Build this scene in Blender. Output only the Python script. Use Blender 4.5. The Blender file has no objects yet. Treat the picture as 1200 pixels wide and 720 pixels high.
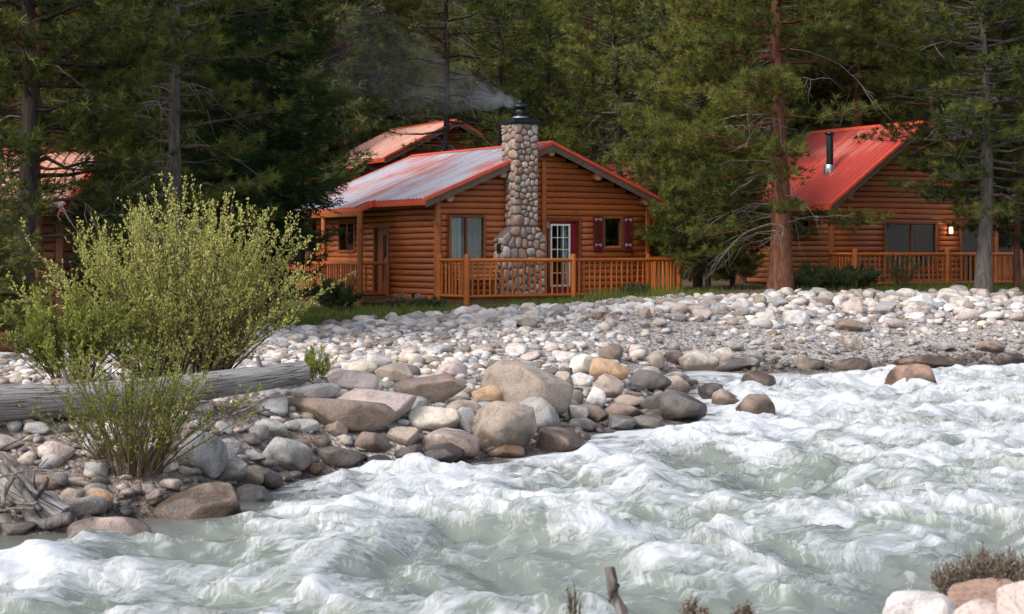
import bpy, bmesh, math, random
import numpy as np
from mathutils import Vector, Matrix, Euler

# ------------------------------------------------------------------ camera, sky, sun, exposure
scene = bpy.context.scene
col = scene.collection
random.seed(7)
rng = np.random.default_rng(7)
R = math.radians

FPX, HOR, CAMZ = 2000.0, 295.0, 2.6        # focal length and eye level in photo pixels (1200 wide), eye height over the water
cam_d = bpy.data.cameras.new('camera')
cam_d.sensor_width = 36.0
cam_d.lens = 36.0 * FPX / 1200.0
cam_d.shift_y = (HOR - 360.0) / 1200.0
cam_d.clip_start = 0.1
cam_d.clip_end = 3000.0
cam_d.dof.use_dof = True
cam_d.dof.focus_distance = 40.0
cam_d.dof.aperture_fstop = 5.6
cam = bpy.data.objects.new('camera', cam_d)
cam.location = (0, 0, CAMZ)
cam.rotation_euler = (R(90), 0, 0)
col.objects.link(cam)
scene.camera = cam

SUN_EL = R(42)
SUN_AZ = math.atan2(-0.72, -0.62)          # from +Y towards +X: the sun stands to the left, a little behind the camera
world = bpy.data.worlds.new('World')
scene.world = world
world.use_nodes = True
wn = world.node_tree
bg = wn.nodes['Background']
sky = wn.nodes.new('ShaderNodeTexSky')
sky.sky_type = 'NISHITA'
sky.sun_disc = False
sky.sun_elevation = SUN_EL
sky.sun_rotation = SUN_AZ
sky.dust_density = 3.0
sky.air_density = 1.0
hs = wn.nodes.new('ShaderNodeHueSaturation')
hs.inputs['Saturation'].default_value = 0.6
wn.links.new(sky.outputs[0], hs.inputs['Color'])
wn.links.new(hs.outputs[0], bg.inputs[0])
bg.inputs[1].default_value = 0.15

sun_d = bpy.data.lights.new('sun', 'SUN')
sun_d.energy = 1.1
sun_d.angle = R(14)
sun_d.color = (1.0, 0.975, 0.945)
sun = bpy.data.objects.new('sun', sun_d)
sv = Vector((math.sin(SUN_AZ) * math.cos(SUN_EL), math.cos(SUN_AZ) * math.cos(SUN_EL), math.sin(SUN_EL)))
sun.rotation_euler = sv.to_track_quat('Z', 'Y').to_euler()
sun.location = (-20, -5, 30)
col.objects.link(sun)

scene.view_settings.view_transform = 'Standard'
scene.view_settings.look = 'None'
scene.view_settings.gamma = 1.0
scene.view_settings.use_curve_mapping = False
scene.view_settings.exposure = 1.1
scene.render.engine = 'CYCLES'
cy = scene.cycles
cy.use_denoising = True
cy.max_bounces = 6
cy.diffuse_bounces = 3
cy.glossy_bounces = 3
cy.transmission_bounces = 4
cy.transparent_max_bounces = 8
cy.volume_bounces = 0
cy.caustics_reflective = False
cy.caustics_refractive = False

# ------------------------------------------------------------------ helpers
def at(px, py, Y):
    return Vector(((px - 600) / FPX * Y, Y, CAMZ - (py - HOR) / FPX * Y))

def link(name, mesh, parent=None, mat=None, loc=(0, 0, 0), rot=(0, 0, 0), scale=(1, 1, 1), label=None, cat=None, group=None, kind=None):
    o = bpy.data.objects.new(name, mesh)
    col.objects.link(o)
    o.location = loc
    o.rotation_euler = rot
    o.scale = scale
    if parent is not None:
        o.parent = parent
    if mat is not None and mesh is not None and not mesh.materials:
        mesh.materials.append(mat)
    if label: o['label'] = label
    if cat: o['category'] = cat
    if group: o['group'] = group
    if kind: o['kind'] = kind
    return o

def np_mesh(name, verts, faces, smooth=True, attrs=None):
    """verts (N,3); faces (F,k) with one k; attrs {name: (N,)} float point attributes"""
    verts = np.asarray(verts, np.float32); faces = np.asarray(faces, np.int32)
    me = bpy.data.meshes.new(name)
    n, (m, k) = len(verts), faces.shape
    me.vertices.add(n); me.vertices.foreach_set('co', verts.ravel())
    me.loops.add(m * k); me.loops.foreach_set('vertex_index', faces.ravel())
    me.polygons.add(m)
    me.polygons.foreach_set('loop_start', np.arange(0, m * k, k, dtype=np.int32))
    try:
        me.polygons.foreach_set('loop_total', np.full(m, k, np.int32))
    except Exception:
        pass
    me.polygons.foreach_set('use_smooth', np.full(m, smooth, bool))
    for a, v in (attrs or {}).items():
        v = np.asarray(v, np.float32)
        if v.ndim == 2:
            at_ = me.attributes.new(a, 'FLOAT_COLOR', 'POINT')
            if v.shape[1] == 3: v = np.c_[v, np.ones(len(v), np.float32)]
            at_.data.foreach_set('color', v.astype(np.float32).ravel())
        else:
            me.attributes.new(a, 'FLOAT', 'POINT').data.foreach_set('value', v)
    me.update(calc_edges=True)
    return me

def py_mesh(name, verts, faces, smooth=False):
    me = bpy.data.meshes.new(name)
    me.from_pydata([tuple(v) for v in verts], [], [tuple(f) for f in faces])
    if smooth: me.polygons.foreach_set('use_smooth', [True] * len(me.polygons))
    me.update()
    return me

def box_mesh(name, x0, x1, y0, y1, z0, z1, bev=0.0):
    bm = bmesh.new()
    vs = [bm.verts.new((x, y, z)) for x in (x0, x1) for y in (y0, y1) for z in (z0, z1)]
    for f in ((0, 1, 3, 2), (4, 6, 7, 5), (0, 4, 5, 1), (2, 3, 7, 6), (0, 2, 6, 4), (1, 5, 7, 3)):
        bm.faces.new([vs[i] for i in f])
    bmesh.ops.recalc_face_normals(bm, faces=bm.faces)
    if bev > 0:
        bmesh.ops.bevel(bm, geom=list(bm.edges), offset=bev, segments=1, affect='EDGES')
    me = bpy.data.meshes.new(name); bm.to_mesh(me); bm.free()
    return me

def empty(name, loc=(0, 0, 0), rotz=0.0, parent=None, label=None, cat=None, group=None):
    return link(name, None, parent, None, loc, (0, 0, rotz), label=label, cat=cat, group=group)

_h = np.random.default_rng(11)
_perm = np.concatenate([_h.permutation(512)] * 3)
_ga = _h.uniform(0, 2 * np.pi, 512)
_gx, _gy = np.cos(_ga), np.sin(_ga)
def noise2(x, y, seed=0):
    x = np.asarray(x, float) + seed * 17.31; y = np.asarray(y, float) + seed * 9.77
    xi = np.floor(x).astype(int); yi = np.floor(y).astype(int)
    xf = x - xi; yf = y - yi
    def g(a, b, dx, dy):
        i = _perm[(_perm[(xi + a) % 512] + yi + b) % 512]
        return _gx[i] * dx + _gy[i] * dy
    u = xf ** 3 * (xf * (xf * 6 - 15) + 10); v = yf ** 3 * (yf * (yf * 6 - 15) + 10)
    n0 = g(0, 0, xf, yf) * (1 - u) + g(1, 0, xf - 1, yf) * u
    n1 = g(0, 1, xf, yf - 1) * (1 - u) + g(1, 1, xf - 1, yf - 1) * u
    return (n0 * (1 - v) + n1 * v) * 1.4
def fbm(x, y, seed=0, oct=4):
    s = 0; a = 1.0; f = 1.0; t = 0
    for k in range(oct):
        s = s + a * noise2(np.asarray(x) * f, np.asarray(y) * f, seed + k * 3); t += a; a *= 0.5; f *= 2.03
    return s / t
def sstep(a, b, x):
    t = np.clip((np.asarray(x) - a) / (b - a), 0, 1)
    return t * t * (3 - 2 * t)

# ------------------------------------------------------------------ materials
class MN:
    def __init__(s, name):
        s.m = bpy.data.materials.new(name); s.m.use_nodes = True
        s.t = s.m.node_tree; s.n = s.t.nodes; s.l = s.t.links
        s.b = s.n['Principled BSDF']; s.out = s.n['Material Output']
        s.b.inputs['Specular IOR Level'].default_value = 0.3
    def new(s, t, **kw):
        n = s.n.new(t)
        for k, v in kw.items(): setattr(n, k, v)
        return n
    def link(s, a, b): s.l.new(a, b)
    def coord(s, kind='Object', scale=(1, 1, 1)):
        tc = s.new('ShaderNodeTexCoord'); mp = s.new('ShaderNodeMapping')
        mp.inputs['Scale'].default_value = scale
        s.link(tc.outputs[kind], mp.inputs[0]); return mp.outputs[0]
    def pos(s, scale=(1, 1, 1)):
        g = s.new('ShaderNodeNewGeometry'); mp = s.new('ShaderNodeMapping')
        mp.inputs['Scale'].default_value = scale
        s.link(g.outputs['Position'], mp.inputs[0]); return mp.outputs[0]
    def noise(s, vec, scale, detail=4, rough=0.55, dist=0.0):
        n = s.new('ShaderNodeTexNoise')
        n.inputs['Scale'].default_value = scale; n.inputs['Detail'].default_value = detail
        n.inputs['Roughness'].default_value = rough; n.inputs['Distortion'].default_value = dist
        s.link(vec, n.inputs['Vector']); return n.outputs[0]
    def ramp(s, fac, stops):
        r = s.new('ShaderNodeValToRGB'); e = r.color_ramp.elements
        while len(e) < len(stops): e.new(0.5)
        for el, (p, c) in zip(e, stops):
            el.position = p; el.color = (*c, 1) if not isinstance(c, (int, float)) else (c, c, c, 1)
        s.link(fac, r.inputs[0]); return r.outputs[0]
    def mix(s, fac, a, b, mode='MIX'):
        m = s.new('ShaderNodeMix', data_type='RGBA', blend_type=mode)
        for i, v in ((0, fac), (6, a), (7, b)):
            if isinstance(v, (int, float)): m.inputs[i].default_value = v
            elif isinstance(v, tuple): m.inputs[i].default_value = (*v, 1)
            else: s.link(v, m.inputs[i])
        return m.outputs[2]
    def math(s, op, a, b=0.0, clamp=False):
        m = s.new('ShaderNodeMath', operation=op, use_clamp=clamp)
        for i, v in ((0, a), (1, b)):
            if isinstance(v, (int, float)): m.inputs[i].default_value = v
            else: s.link(v, m.inputs[i])
        return m.outputs[0]
    def attr(s, name, out='Fac'):
        a = s.new('ShaderNodeAttribute', attribute_name=name); return a.outputs[out]
    def oinfo(s, out='Random'): return s.new('ShaderNodeObjectInfo').outputs[out]
    def bump(s, h, strength=0.3, dist=0.02):
        b = s.new('ShaderNodeBump'); b.inputs['Strength'].default_value = strength; b.inputs['Distance'].default_value = dist
        s.link(h, b.inputs['Height']); s.link(b.outputs[0], s.b.inputs['Normal'])
    def set(s, k, v):
        if isinstance(v, tuple): s.b.inputs[k].default_value = (*v, 1)
        elif isinstance(v, (int, float)): s.b.inputs[k].default_value = v
        else: s.link(v, s.b.inputs[k])
        return s

def m_wood(name, dark, light, rough=0.5, gloss=0.3, grain=(1.2, 14, 14), vary=0.35):
    m = MN(name)
    v = m.coord('Object', grain)
    ob = m.new('ShaderNodeVectorMath', operation='ADD'); m.link(v, ob.inputs[0])
    m.link(m.oinfo('Location'), ob.inputs[1])
    n = m.noise(ob.outputs[0], 3.0, 5, 0.6, 0.6)
    w = m.noise(m.pos((1, 1, 1)), 0.9, 3)
    c = m.ramp(n, [(0.3, dark), (0.7, light)])
    r = m.math('MULTIPLY_ADD', m.oinfo('Random'), vary); r.node.inputs[2].default_value = 1 - vary / 2
    c = m.mix(1.0, c, m.ramp(w, [(0.3, 0.72), (0.7, 1.0)]), 'MULTIPLY')
    rr = m.new('ShaderNodeCombineColor')
    for i in range(3): m.link(r, rr.inputs[i])
    c = m.mix(1.0, c, rr.outputs[0], 'MULTIPLY')
    # knots and end checks
    kn = m.noise(m.pos((1.0, 1.0, 1.0)), 4.5, 1)
    c = m.mix(m.ramp(kn, [(0.7, 0.0), (0.78, 0.7)]), c, tuple(x * 0.35 for x in dark))
    m.set('Base Color', c).set('Roughness', rough).set('Specular IOR Level', gloss)
    m.bump(n, 0.25, 0.01)
    return m.m

def m_plain(name, color, rough=0.5, metal=0.0, spec=0.3, nscale=6.0, amount=0.25, bump=0.1):
    m = MN(name)
    n = m.noise(m.pos(), nscale, 5)
    c = m.mix(m.ramp(n, [(0.3, 0.0), (0.72, 1.0)]), tuple(x * (1 - amount) for x in color), tuple(min(1, x * (1 + amount * 0.5)) for x in color))
    m.set('Base Color', c).set('Roughness', rough).set('Metallic', metal).set('Specular IOR Level', spec)
    if bump: m.bump(n, bump, 0.01)
    return m.m

M = {}
M['log'] = m_wood('varnished_log', (0.235, 0.056, 0.015), (0.48, 0.145, 0.042), 0.42, 0.4)
M['log_sunlit'] = m_wood('sunlit_tan_log', (0.26, 0.085, 0.026), (0.52, 0.20, 0.072), 0.45, 0.35)  # sunlight on the right cabin's side wall is put into this paler tan
M['log_dark'] = m_wood('shaded_dark_log', (0.055, 0.02, 0.01), (0.13, 0.05, 0.024), 0.6, 0.2)  # tree shade over the left cabin is put into this dark colour
M['rail'] = m_wood('orange_rail_wood', (0.32, 0.075, 0.012), (0.58, 0.17, 0.029), 0.4, 0.4, vary=0.5)
M['trim'] = m_wood('brown_trim', (0.15, 0.045, 0.018), (0.26, 0.085, 0.03), 0.5, 0.3)
M['fascia'] = m_wood('weathered_fascia', (0.10, 0.065, 0.048), (0.20, 0.135, 0.10), 0.7, 0.2)
M['log_end'] = m_wood('cut_log_end', (0.30, 0.17, 0.09), (0.46, 0.29, 0.17), 0.7, 0.2, vary=0.1)
M['deck'] = m_wood('deck_board', (0.10, 0.045, 0.025), (0.20, 0.10, 0.055), 0.7, 0.2)
M['pale_wood'] = m_wood('pale_bench_wood', (0.38, 0.15, 0.04), (0.60, 0.27, 0.09), 0.5, 0.3)
M['white'] = m_plain('white_paint', (0.78, 0.78, 0.75), 0.4, amount=0.08)
M['red_door'] = m_plain('crimson_door_paint', (0.20, 0.012, 0.02), 0.4, amount=0.2)
M['shutter'] = m_plain('dark_red_shutter_paint', (0.10, 0.013, 0.014), 0.5, amount=0.3)
M['iron_pale'] = m_plain('pale_scroll_iron', (0.42, 0.38, 0.38), 0.6)
M['black'] = m_plain('black_metal', (0.018, 0.02, 0.02), 0.45, 0.4, 0.4)
M['flue'] = m_plain('green_black_flue', (0.03, 0.045, 0.04), 0.35, 0.7, 0.5)
M['galv'] = m_plain('galvanised_pipe', (0.42, 0.43, 0.44), 0.35, 0.9, 0.5)
M['mortar'] = m_plain('mortar', (0.16, 0.13, 0.115), 0.95, nscale=30, amount=0.4, bump=0.5)
M['curtain'] = m_plain('pale_curtain', (0.78, 0.82, 0.84), 0.9, amount=0.12, bump=0)
M['curtain_dim'] = m_plain('grey_curtain', (0.42, 0.48, 0.50), 0.9, amount=0.15, bump=0)
M['dark_room'] = m_plain('dim_interior', (0.05, 0.04, 0.035), 0.9)
M['trim_red'] = m_plain('red_metal_trim', (0.58, 0.075, 0.035), 0.4, 0.0, 0.45, amount=0.2)

def m_glass():
    m = MN('window_glass')
    g = m.new('ShaderNodeBsdfGlossy'); g.inputs['Roughness'].default_value = 0.03
    t = m.new('ShaderNodeBsdfTransparent'); t.inputs[0].default_value = (0.82, 0.87, 0.86, 1)
    f = m.new('ShaderNodeFresnel'); f.inputs[0].default_value = 1.7
    x = m.new('ShaderNodeMixShader')
    m.link(f.outputs[0], x.inputs[0]); m.link(t.outputs[0], x.inputs[1]); m.link(g.outputs[0], x.inputs[2])
    m.link(x.outputs[0], m.out.inputs[0])
    return m.m
M['glass'] = m_glass()

def m_roof(name, metal, red, amount, edge=0.0):
    """painted sheet with the paint worn off: metal shows in streaks down the slope (object x across, y up the slope)"""
    m = MN(name)
    p = m.pos((1, 1, 1))
    tc = m.coord('Object', (3.0, 0.25, 1))
    ad = m.new('ShaderNodeVectorMath', operation='ADD'); m.link(tc, ad.inputs[0]); m.link(m.oinfo('Location'), ad.inputs[1])
    a = m.noise(ad.outputs[0], 2.2, 6, 0.65)
    b = m.noise(p, 0.55, 4)
    f = m.math('ADD', m.math('MULTIPLY', a, 0.75), m.math('MULTIPLY', b, 0.6))
    k = m.ramp(f, [(0.5 + amount, 0.0), (0.66 + amount, 1.0)])
    c = m.mix(k, metal, red)
    fine = m.noise(p, 18, 3)
    c = m.mix(1.0, c, m.ramp(fine, [(0.3, 0.82), (0.7, 1.0)]), 'MULTIPLY')
    m.set('Base Color', c).set('Roughness', m.ramp(a, [(0.3, 0.32), (0.8, 0.55)])).set('Specular IOR Level', 0.5)
    m.bump(a, 0.1, 0.01)
    return m.m
M['roof_silver'] = m_roof('worn_silver_roof', (0.42, 0.43, 0.48), (0.48, 0.16, 0.12), 0.13)
M['roof_red'] = m_roof('red_metal_roof', (0.54, 0.20, 0.15), (0.44, 0.05, 0.033), -0.01)
M['roof_pink'] = m_roof('faded_pink_roof', (0.70, 0.45, 0.37), (0.62, 0.30, 0.21), 0.05)

def m_rock(name, src):
    m = MN(name)
    base = m.oinfo('Color') if src == 'object' else m.attr('tone', 'Color')
    tc = m.pos((1, 1, 1))
    a = m.noise(tc, 5.5, 6, 0.62, 0.3)
    b = m.noise(tc, 45, 4, 0.6)
    d = m.noise(tc, 1.7, 3)
    c = m.mix(1.0, base, m.ramp(a, [(0.26, (0.46, 0.45, 0.44)), (0.46, (0.92, 0.91, 0.90)), (0.76, (1.28, 1.24, 1.2))]), 'MULTIPLY')
    c = m.mix(m.math('MULTIPLY', m.ramp(d, [(0.5, 0.0), (0.72, 1.0)]), 0.25), c, (0.30, 0.20, 0.13))
    c = m.mix(1.0, c, m.ramp(b, [(0.28, 0.6), (0.5, 1.0), (0.75, 1.12)]), 'MULTIPLY')
    # river wet: the stone's own dark wet coat below an uneven splash line
    sx = m.new('ShaderNodeSeparateXYZ'); g = m.new('ShaderNodeNewGeometry'); m.link(g.outputs['Position'], sx.inputs[0])
    hgt = m.math('ADD', sx.outputs[2], m.math('MULTIPLY', m.math('SUBTRACT', d, 0.5), 0.9))
    wet = m.ramp(hgt, [(0.20, 1.0), (0.36, 0.0)])
    c = m.mix(wet, c, m.mix(1.0, c, (0.36, 0.33, 0.31), 'MULTIPLY'))
    m.set('Base Color', c)
    m.set('Roughness', m.math('MULTIPLY_ADD', wet, -0.55)); m.b.inputs['Roughness'].links[0].from_node.inputs[2].default_value = 0.85
    h = m.math('ADD', m.math('MULTIPLY', a, 1.0), m.math('MULTIPLY', b, 0.25))
    m.bump(h, 0.8, 0.04)
    return m.m
M['rock'] = m_rock('river_stone', 'object')
M['rock_mass'] = m_rock('small_river_stone', 'attr')
M['chim_stone'] = M['rock']

def m_bark(name, dark, light):
    m = MN(name)
    p = m.pos((1, 1, 0.22))
    a = m.noise(p, 11, 5, 0.65, 0.8)
    b = m.noise(m.pos(), 2.0, 3)
    c = m.ramp(a, [(0.34, dark), (0.62, light)])
    c = m.mix(m.math('MULTIPLY', b, 0.5), c, tuple(x * 0.6 for x in light))
    m.set('Base Color', c).set('Roughness', 0.9).set('Specular IOR Level', 0.15)
    m.bump(a, 1.0, 0.06)
    return m.m
M['bark_grey'] = m_bark('grey_bark', (0.035, 0.028, 0.024), (0.17, 0.145, 0.13))
M['bark_red'] = m_bark('red_brown_bark', (0.035, 0.016, 0.010), (0.20, 0.085, 0.05))
M['bark_dark'] = m_bark('dark_bark', (0.014, 0.012, 0.011), (0.065, 0.052, 0.045))
M['twig_grey'] = m_plain('dead_grey_twig', (0.20, 0.175, 0.165), 0.9, bump=0)
M['stem'] = m_plain('shrub_stem', (0.10, 0.065, 0.04), 0.8, bump=0)
def m_drift():
    m = MN('weathered_log')
    cx = m.new('ShaderNodeCombineXYZ'); m.link(m.attr('la'), cx.inputs[0]); m.link(m.attr('lr'), cx.inputs[1])
    mp = m.new('ShaderNodeMapping'); mp.inputs['Scale'].default_value = (1.0, 11.0, 1); m.link(cx.outputs[0], mp.inputs[0])
    a = m.noise(mp.outputs[0], 2.2, 6, 0.65, 0.4); b = m.noise(cx.outputs[0], 2.5, 4, 0.6)
    c = m.ramp(a, [(0.30, (0.13, 0.115, 0.105)), (0.5, (0.32, 0.30, 0.285)), (0.72, (0.46, 0.44, 0.42))])
    c = m.mix(m.math('MULTIPLY', m.ramp(b, [(0.45, 0.0), (0.75, 1.0)]), 0.6), c, (0.20, 0.165, 0.14))
    vo = m.new('ShaderNodeTexVoronoi'); vo.inputs['Scale'].default_value = 2.6; m.link(cx.outputs[0], vo.inputs['Vector'])
    c = m.mix(m.ramp(vo.outputs['Distance'], [(0.05, 1.0), (0.10, 0.0)]), c, (0.05, 0.04, 0.035))
    mp3 = m.new('ShaderNodeMapping'); mp3.inputs['Scale'].default_value = (0.55, 9.0, 1); m.link(cx.outputs[0], mp3.inputs[0])
    sp = m.noise(mp3.outputs[0], 1.6, 2, 0.5, 0.1)
    k = m.ramp(m.math('ABSOLUTE', m.math('SUBTRACT', sp, 0.5)), [(0.004, 1.0), (0.018, 0.0)])
    c = m.mix(k, c, (0.03, 0.025, 0.022))
    m.set('Base Color', c).set('Roughness', 0.85); m.bump(m.math('SUBTRACT', a, k), 0.9, 0.03)
    return m.m
M['weathered'] = m_drift()
M['drift'] = m_bark('weathered_driftwood', (0.06, 0.05, 0.045), (0.24, 0.215, 0.20))

def m_leaf(name, stops, trans=0.3, obvary=0.3):
    """leaf colour per clump from the 'tint' attribute (random, lighter towards tops and twig ends), tree to tree from the object"""
    m = MN(name)
    t = m.math('ADD', m.attr('tint'), m.math('MULTIPLY', m.math('SUBTRACT', m.oinfo('Random'), 0.5), obvary), True)
    c = m.ramp(t, stops)
    d = m.new('ShaderNodeBsdfDiffuse'); tr = m.new('ShaderNodeBsdfTranslucent'); x = m.new('ShaderNodeMixShader')
    m.link(c, d.inputs[0])
    c2 = m.mix(1.0, c, (1.15, 1.2, 0.6), 'MULTIPLY'); m.link(c2, tr.inputs[0])
    x.inputs[0].default_value = trans
    m.link(d.outputs[0], x.inputs[1]); m.link(tr.outputs[0], x.inputs[2]); m.link(x.outputs[0], m.out.inputs[0])
    return m.m
M['pine'] = m_leaf('pine_needles', [(0.0, (0.018, 0.028, 0.013)), (0.45, (0.070, 0.088, 0.025)), (1.0, (0.21, 0.21, 0.055))])
M['pine_bg'] = m_leaf('forest_needles', [(0.0, (0.036, 0.054, 0.028)), (0.5, (0.098, 0.122, 0.048)), (1.0, (0.19, 0.20, 0.08))], obvary=0.5)
M['spruce'] = m_leaf('spruce_needles', [(0.0, (0.012, 0.026, 0.016)), (0.5, (0.032, 0.054, 0.022)), (1.0, (0.085, 0.11, 0.035))])
M['spruce_pale'] = m_leaf('pale_spruce_needles', [(0.0, (0.05, 0.065, 0.025)), (0.5, (0.12, 0.13, 0.045)), (1.0, (0.22, 0.21, 0.07))])
M['willow'] = m_leaf('willow_leaves', [(0.0, (0.18, 0.19, 0.055)), (0.5, (0.38, 0.38, 0.125)), (1.0, (0.58, 0.56, 0.25))], 0.4)
M['green_bush'] = m_leaf('green_bush_leaves', [(0.0, (0.08, 0.10, 0.028)), (0.5, (0.19, 0.22, 0.055)), (1.0, (0.36, 0.37, 0.11))], 0.4)
M['juniper'] = m_leaf('juniper_needles', [(0.0, (0.025, 0.045, 0.022)), (0.5, (0.06, 0.085, 0.04)), (1.0, (0.13, 0.15, 0.07))])
M['dry'] = m_leaf('dry_twigs', [(0.0, (0.07, 0.055, 0.045)), (0.5, (0.14, 0.11, 0.09)), (1.0, (0.26, 0.22, 0.18))], 0.1)
M['grass'] = m_leaf('grass_blades', [(0.0, (0.05, 0.08, 0.02)), (0.5, (0.12, 0.16, 0.035)), (1.0, (0.30, 0.28, 0.11))], 0.35)

# ------------------------------------------------------------------ terrain
def Yw(py): return CAMZ * FPX / (py - HOR)
ctrl = []
def cp(px, py, Y): p = at(px, py, Y); ctrl.append((p.x, p.y, p.z))
for px, py in [(1200, 430), (1150, 431), (1100, 432), (1050, 432), (1000, 432), (950, 436), (900, 438), (860, 436), (820, 434), (790, 436), (800, 446),
               (800, 462), (815, 478), (822, 492), (760, 502), (700, 511), (670, 526), (630, 533), (570, 541), (500, 547), (440, 551), (380, 556),
               (320, 573), (270, 590), (180, 606), (100, 620), (50, 626), (0, 628)]:
    p = at(px, py, Yw(py)); ctrl.append((p.x, p.y, 0.0))
for a in [(600, 470, 25.5), (500, 480, 22.6), (400, 470, 22), (340, 500, 20.5), (450, 430, 27), (600, 430, 29), (690, 440, 29), (600, 410, 32), (600, 385, 37.5), (560, 368, 43), (450, 385, 37),
          (750, 405, 34.5), (750, 375, 39), (750, 352, 45), (900, 410, 38.5), (900, 380, 40.5), (900, 347, 46),
          (1000, 410, 39.5), (1000, 380, 41.8), (1000, 345, 47), (1100, 410, 40.5), (1100, 380, 43), (1100, 345, 48), (1190, 405, 41.5), (1190, 375, 43.5), (1190, 345, 48.5),
          (0, 500, 18), (150, 505, 18.5), (260, 505, 19.5), (100, 440, 24), (230, 440, 24), (100, 415, 32), (-80, 410, 32), (300, 400, 33), (380, 388, 38),
          (20, 560, 16.9), (120, 565, 17.0), (220, 560, 17.6)]:
    cp(*a)
ctrl += [(-2.1, 47.9, 1.15), (-4.4, 49.8, 0.98), (4.1, 51.8, 1.3), (-1.2, 46.3, 1.08), (4.9, 50.2, 1.38), (10.1, 54, 1.52), (16, 57, 1.55), (11, 52, 1.5), (15.6, 55.4, 1.5), (7.3, 47, 1.55),
         (-7, 58, 1.4), (0, 62, 1.9), (8, 66, 1.6), (-4, 75, 4.1), (-8, 80, 4.6), (0, 80, 4.4), (12, 75, 2.6), (20, 70, 2.6), (-20, 60, 2.0), (-7.3, 33, 0.85), (-14, 33, 0.9), (-12, 40, 1.0),
         (0, 110, 9), (-40, 110, 9), (40, 110, 9), (0, 160, 24), (-80, 160, 24), (80, 160, 24), (0, 300, 70), (-250, 300, 70), (250, 300, 70), (0, 700, 120), (-500, 700, 120), (500, 700, 120),
         (-60, 60, 3), (60, 75, 3)]
ctrl += [(0, 8, 0), (3.2, 10.5, 0), (6, 14, 0), (12, 24, 0), (20, 36, 0), (-5, 2, 0), (-8, -4, 0), (-14, -14, 0),
         (0.8, 6.9, 0.85), (2.1, 7.5, 0.95), (4.0, 9.2, 0.95), (-1.2, 5, 0.8), (0, 0, 0.95), (5, 5, 1.2), (12, 12, 1.2), (25, 25, 1.5), (-4, -4, 1.0), (0, -20, 1.5), (30, 0, 2), (60, 30, 2.5), (-30, -40, 1.0), (60, -60, 3)]
for k in range(9):                                   # river bed down the middle
    s = -14 + k * 9.0
    for t, z in ((-10.6, -0.45), (-8.6, -0.75), (-6.4, -0.45)):
        ctrl.append((0.61 * s + 0.79 * t, 0.79 * s - 0.61 * t, z))
ctrl += [(-10, 8.8, 0), (-16, 1.0, 0), (-22, -7, 0), (-9, 16, 0.85), (-14, 12, 0.9), (-20, 6, 1.0), (-30, 20, 1.3), (-60, -10, 2), (17.5, 44.2, 0), (25, 54, 0), (34, 66, 0), (18, 50, 1.3), (24, 62, 1.8), (60, 95, 5), (6.5, 32.5, -0.35), (8.5, 34.5, -0.3), (5.0, 29.5, -0.35), (4.6, 27, -0.4)]
ctrl = np.array(ctrl, float)
_C = ctrl[:, :2]
_D = np.sqrt(((_C[:, None] - _C[None]) ** 2).sum(-1) + 0.15)
_n = len(_C)
_A = np.zeros((_n + 3, _n + 3)); _A[:_n, :_n] = -_D - 0.02 * np.eye(_n)
_A[:_n, _n] = 1; _A[:_n, _n + 1:] = _C; _A[_n, :_n] = 1; _A[_n + 1:, :_n] = _C.T
_wts = np.linalg.solve(_A, np.concatenate([ctrl[:, 2], np.zeros(3)]))
def gz(x, y):
    x = np.atleast_1d(np.asarray(x, float)); y = np.atleast_1d(np.asarray(y, float))
    sh = x.shape; x = x.ravel(); y = y.ravel(); out = np.empty(len(x))
    for i in range(0, len(x), 20000):
        a, b = x[i:i + 20000], y[i:i + 20000]
        d = np.sqrt((a[:, None] - _C[:, 0]) ** 2 + (b[:, None] - _C[:, 1]) ** 2 + 0.15)
        out[i:i + 20000] = -d @ _wts[:_n] + _wts[_n] + _wts[_n + 1] * a + _wts[_n + 2] * b
    return out.reshape(sh)
def gh(x, y): return float(gz(x, y)[0])
def ground_hit(px, py, water=True, Y0=6.0, Y1=80.0):
    Y = np.linspace(Y0, Y1, 1500)
    X = (px - 600) / FPX * Y; Z = CAMZ - (py - HOR) / FPX * Y
    g = gz(X, Y)
    if water: g = np.maximum(g, 0.0)
    i = np.argmax((Z <= g) & (Y > 10.5)) if Y0 > 10 else np.argmax((Z <= g) & (Y > 11))
    return float(X[i]), float(Y[i]), float(g[i])

def axis(segs):
    out = [segs[0][0]]
    for a, b, st in segs:
        n = max(1, int(round((b - a) / st))); out += list(np.linspace(a, b, n + 1)[1:])
    return np.array(out)
gx_ = axis([(-900, -100, 80), (-100, -30, 5), (-30, -16, 1.0), (-16, 20, 0.22), (20, 35, 1.0), (35, 100, 5), (100, 900, 80)])
gy_ = axis([(-300, -20, 28), (-20, 4, 1.5), (4, 58, 0.22), (58, 130, 2.0), (130, 900, 35)])
GX, GY = np.meshgrid(gx_, gy_)
GZ = gz(GX, GY)
near = np.exp(-((GX / 40) ** 2)) * sstep(70, 50, GY)
GZ = GZ + near * 0.05 * fbm(GX * 1.1, GY * 1.1, 3) + sstep(55, 90, GY) * 0.5 * fbm(GX * 0.2, GY * 0.2, 5)
def grass_line(px):                                 # photo column -> distance where the stones end and the turf begins
    return np.interp(px, [-200, 250, 400, 560, 700, 760, 900, 1100, 1300], [31, 35, 39.8, 42.6, 44.4, 45.2, 46.2, 48.2, 49.3])
PXG = 600 + FPX * GX / np.maximum(GY, 1)
grass_w = sstep(-0.6, 0.8, GY - grass_line(PXG) + 1.2 * fbm(GX * 0.8, GY * 0.8, 8))
soil_w = sstep(0.15, 0.5, fbm(GX * 0.5, GY * 0.5, 21) + 0.5 * np.exp(-((PXG - 900) / 130) ** 2) * (GY > 43)) * grass_w
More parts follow.
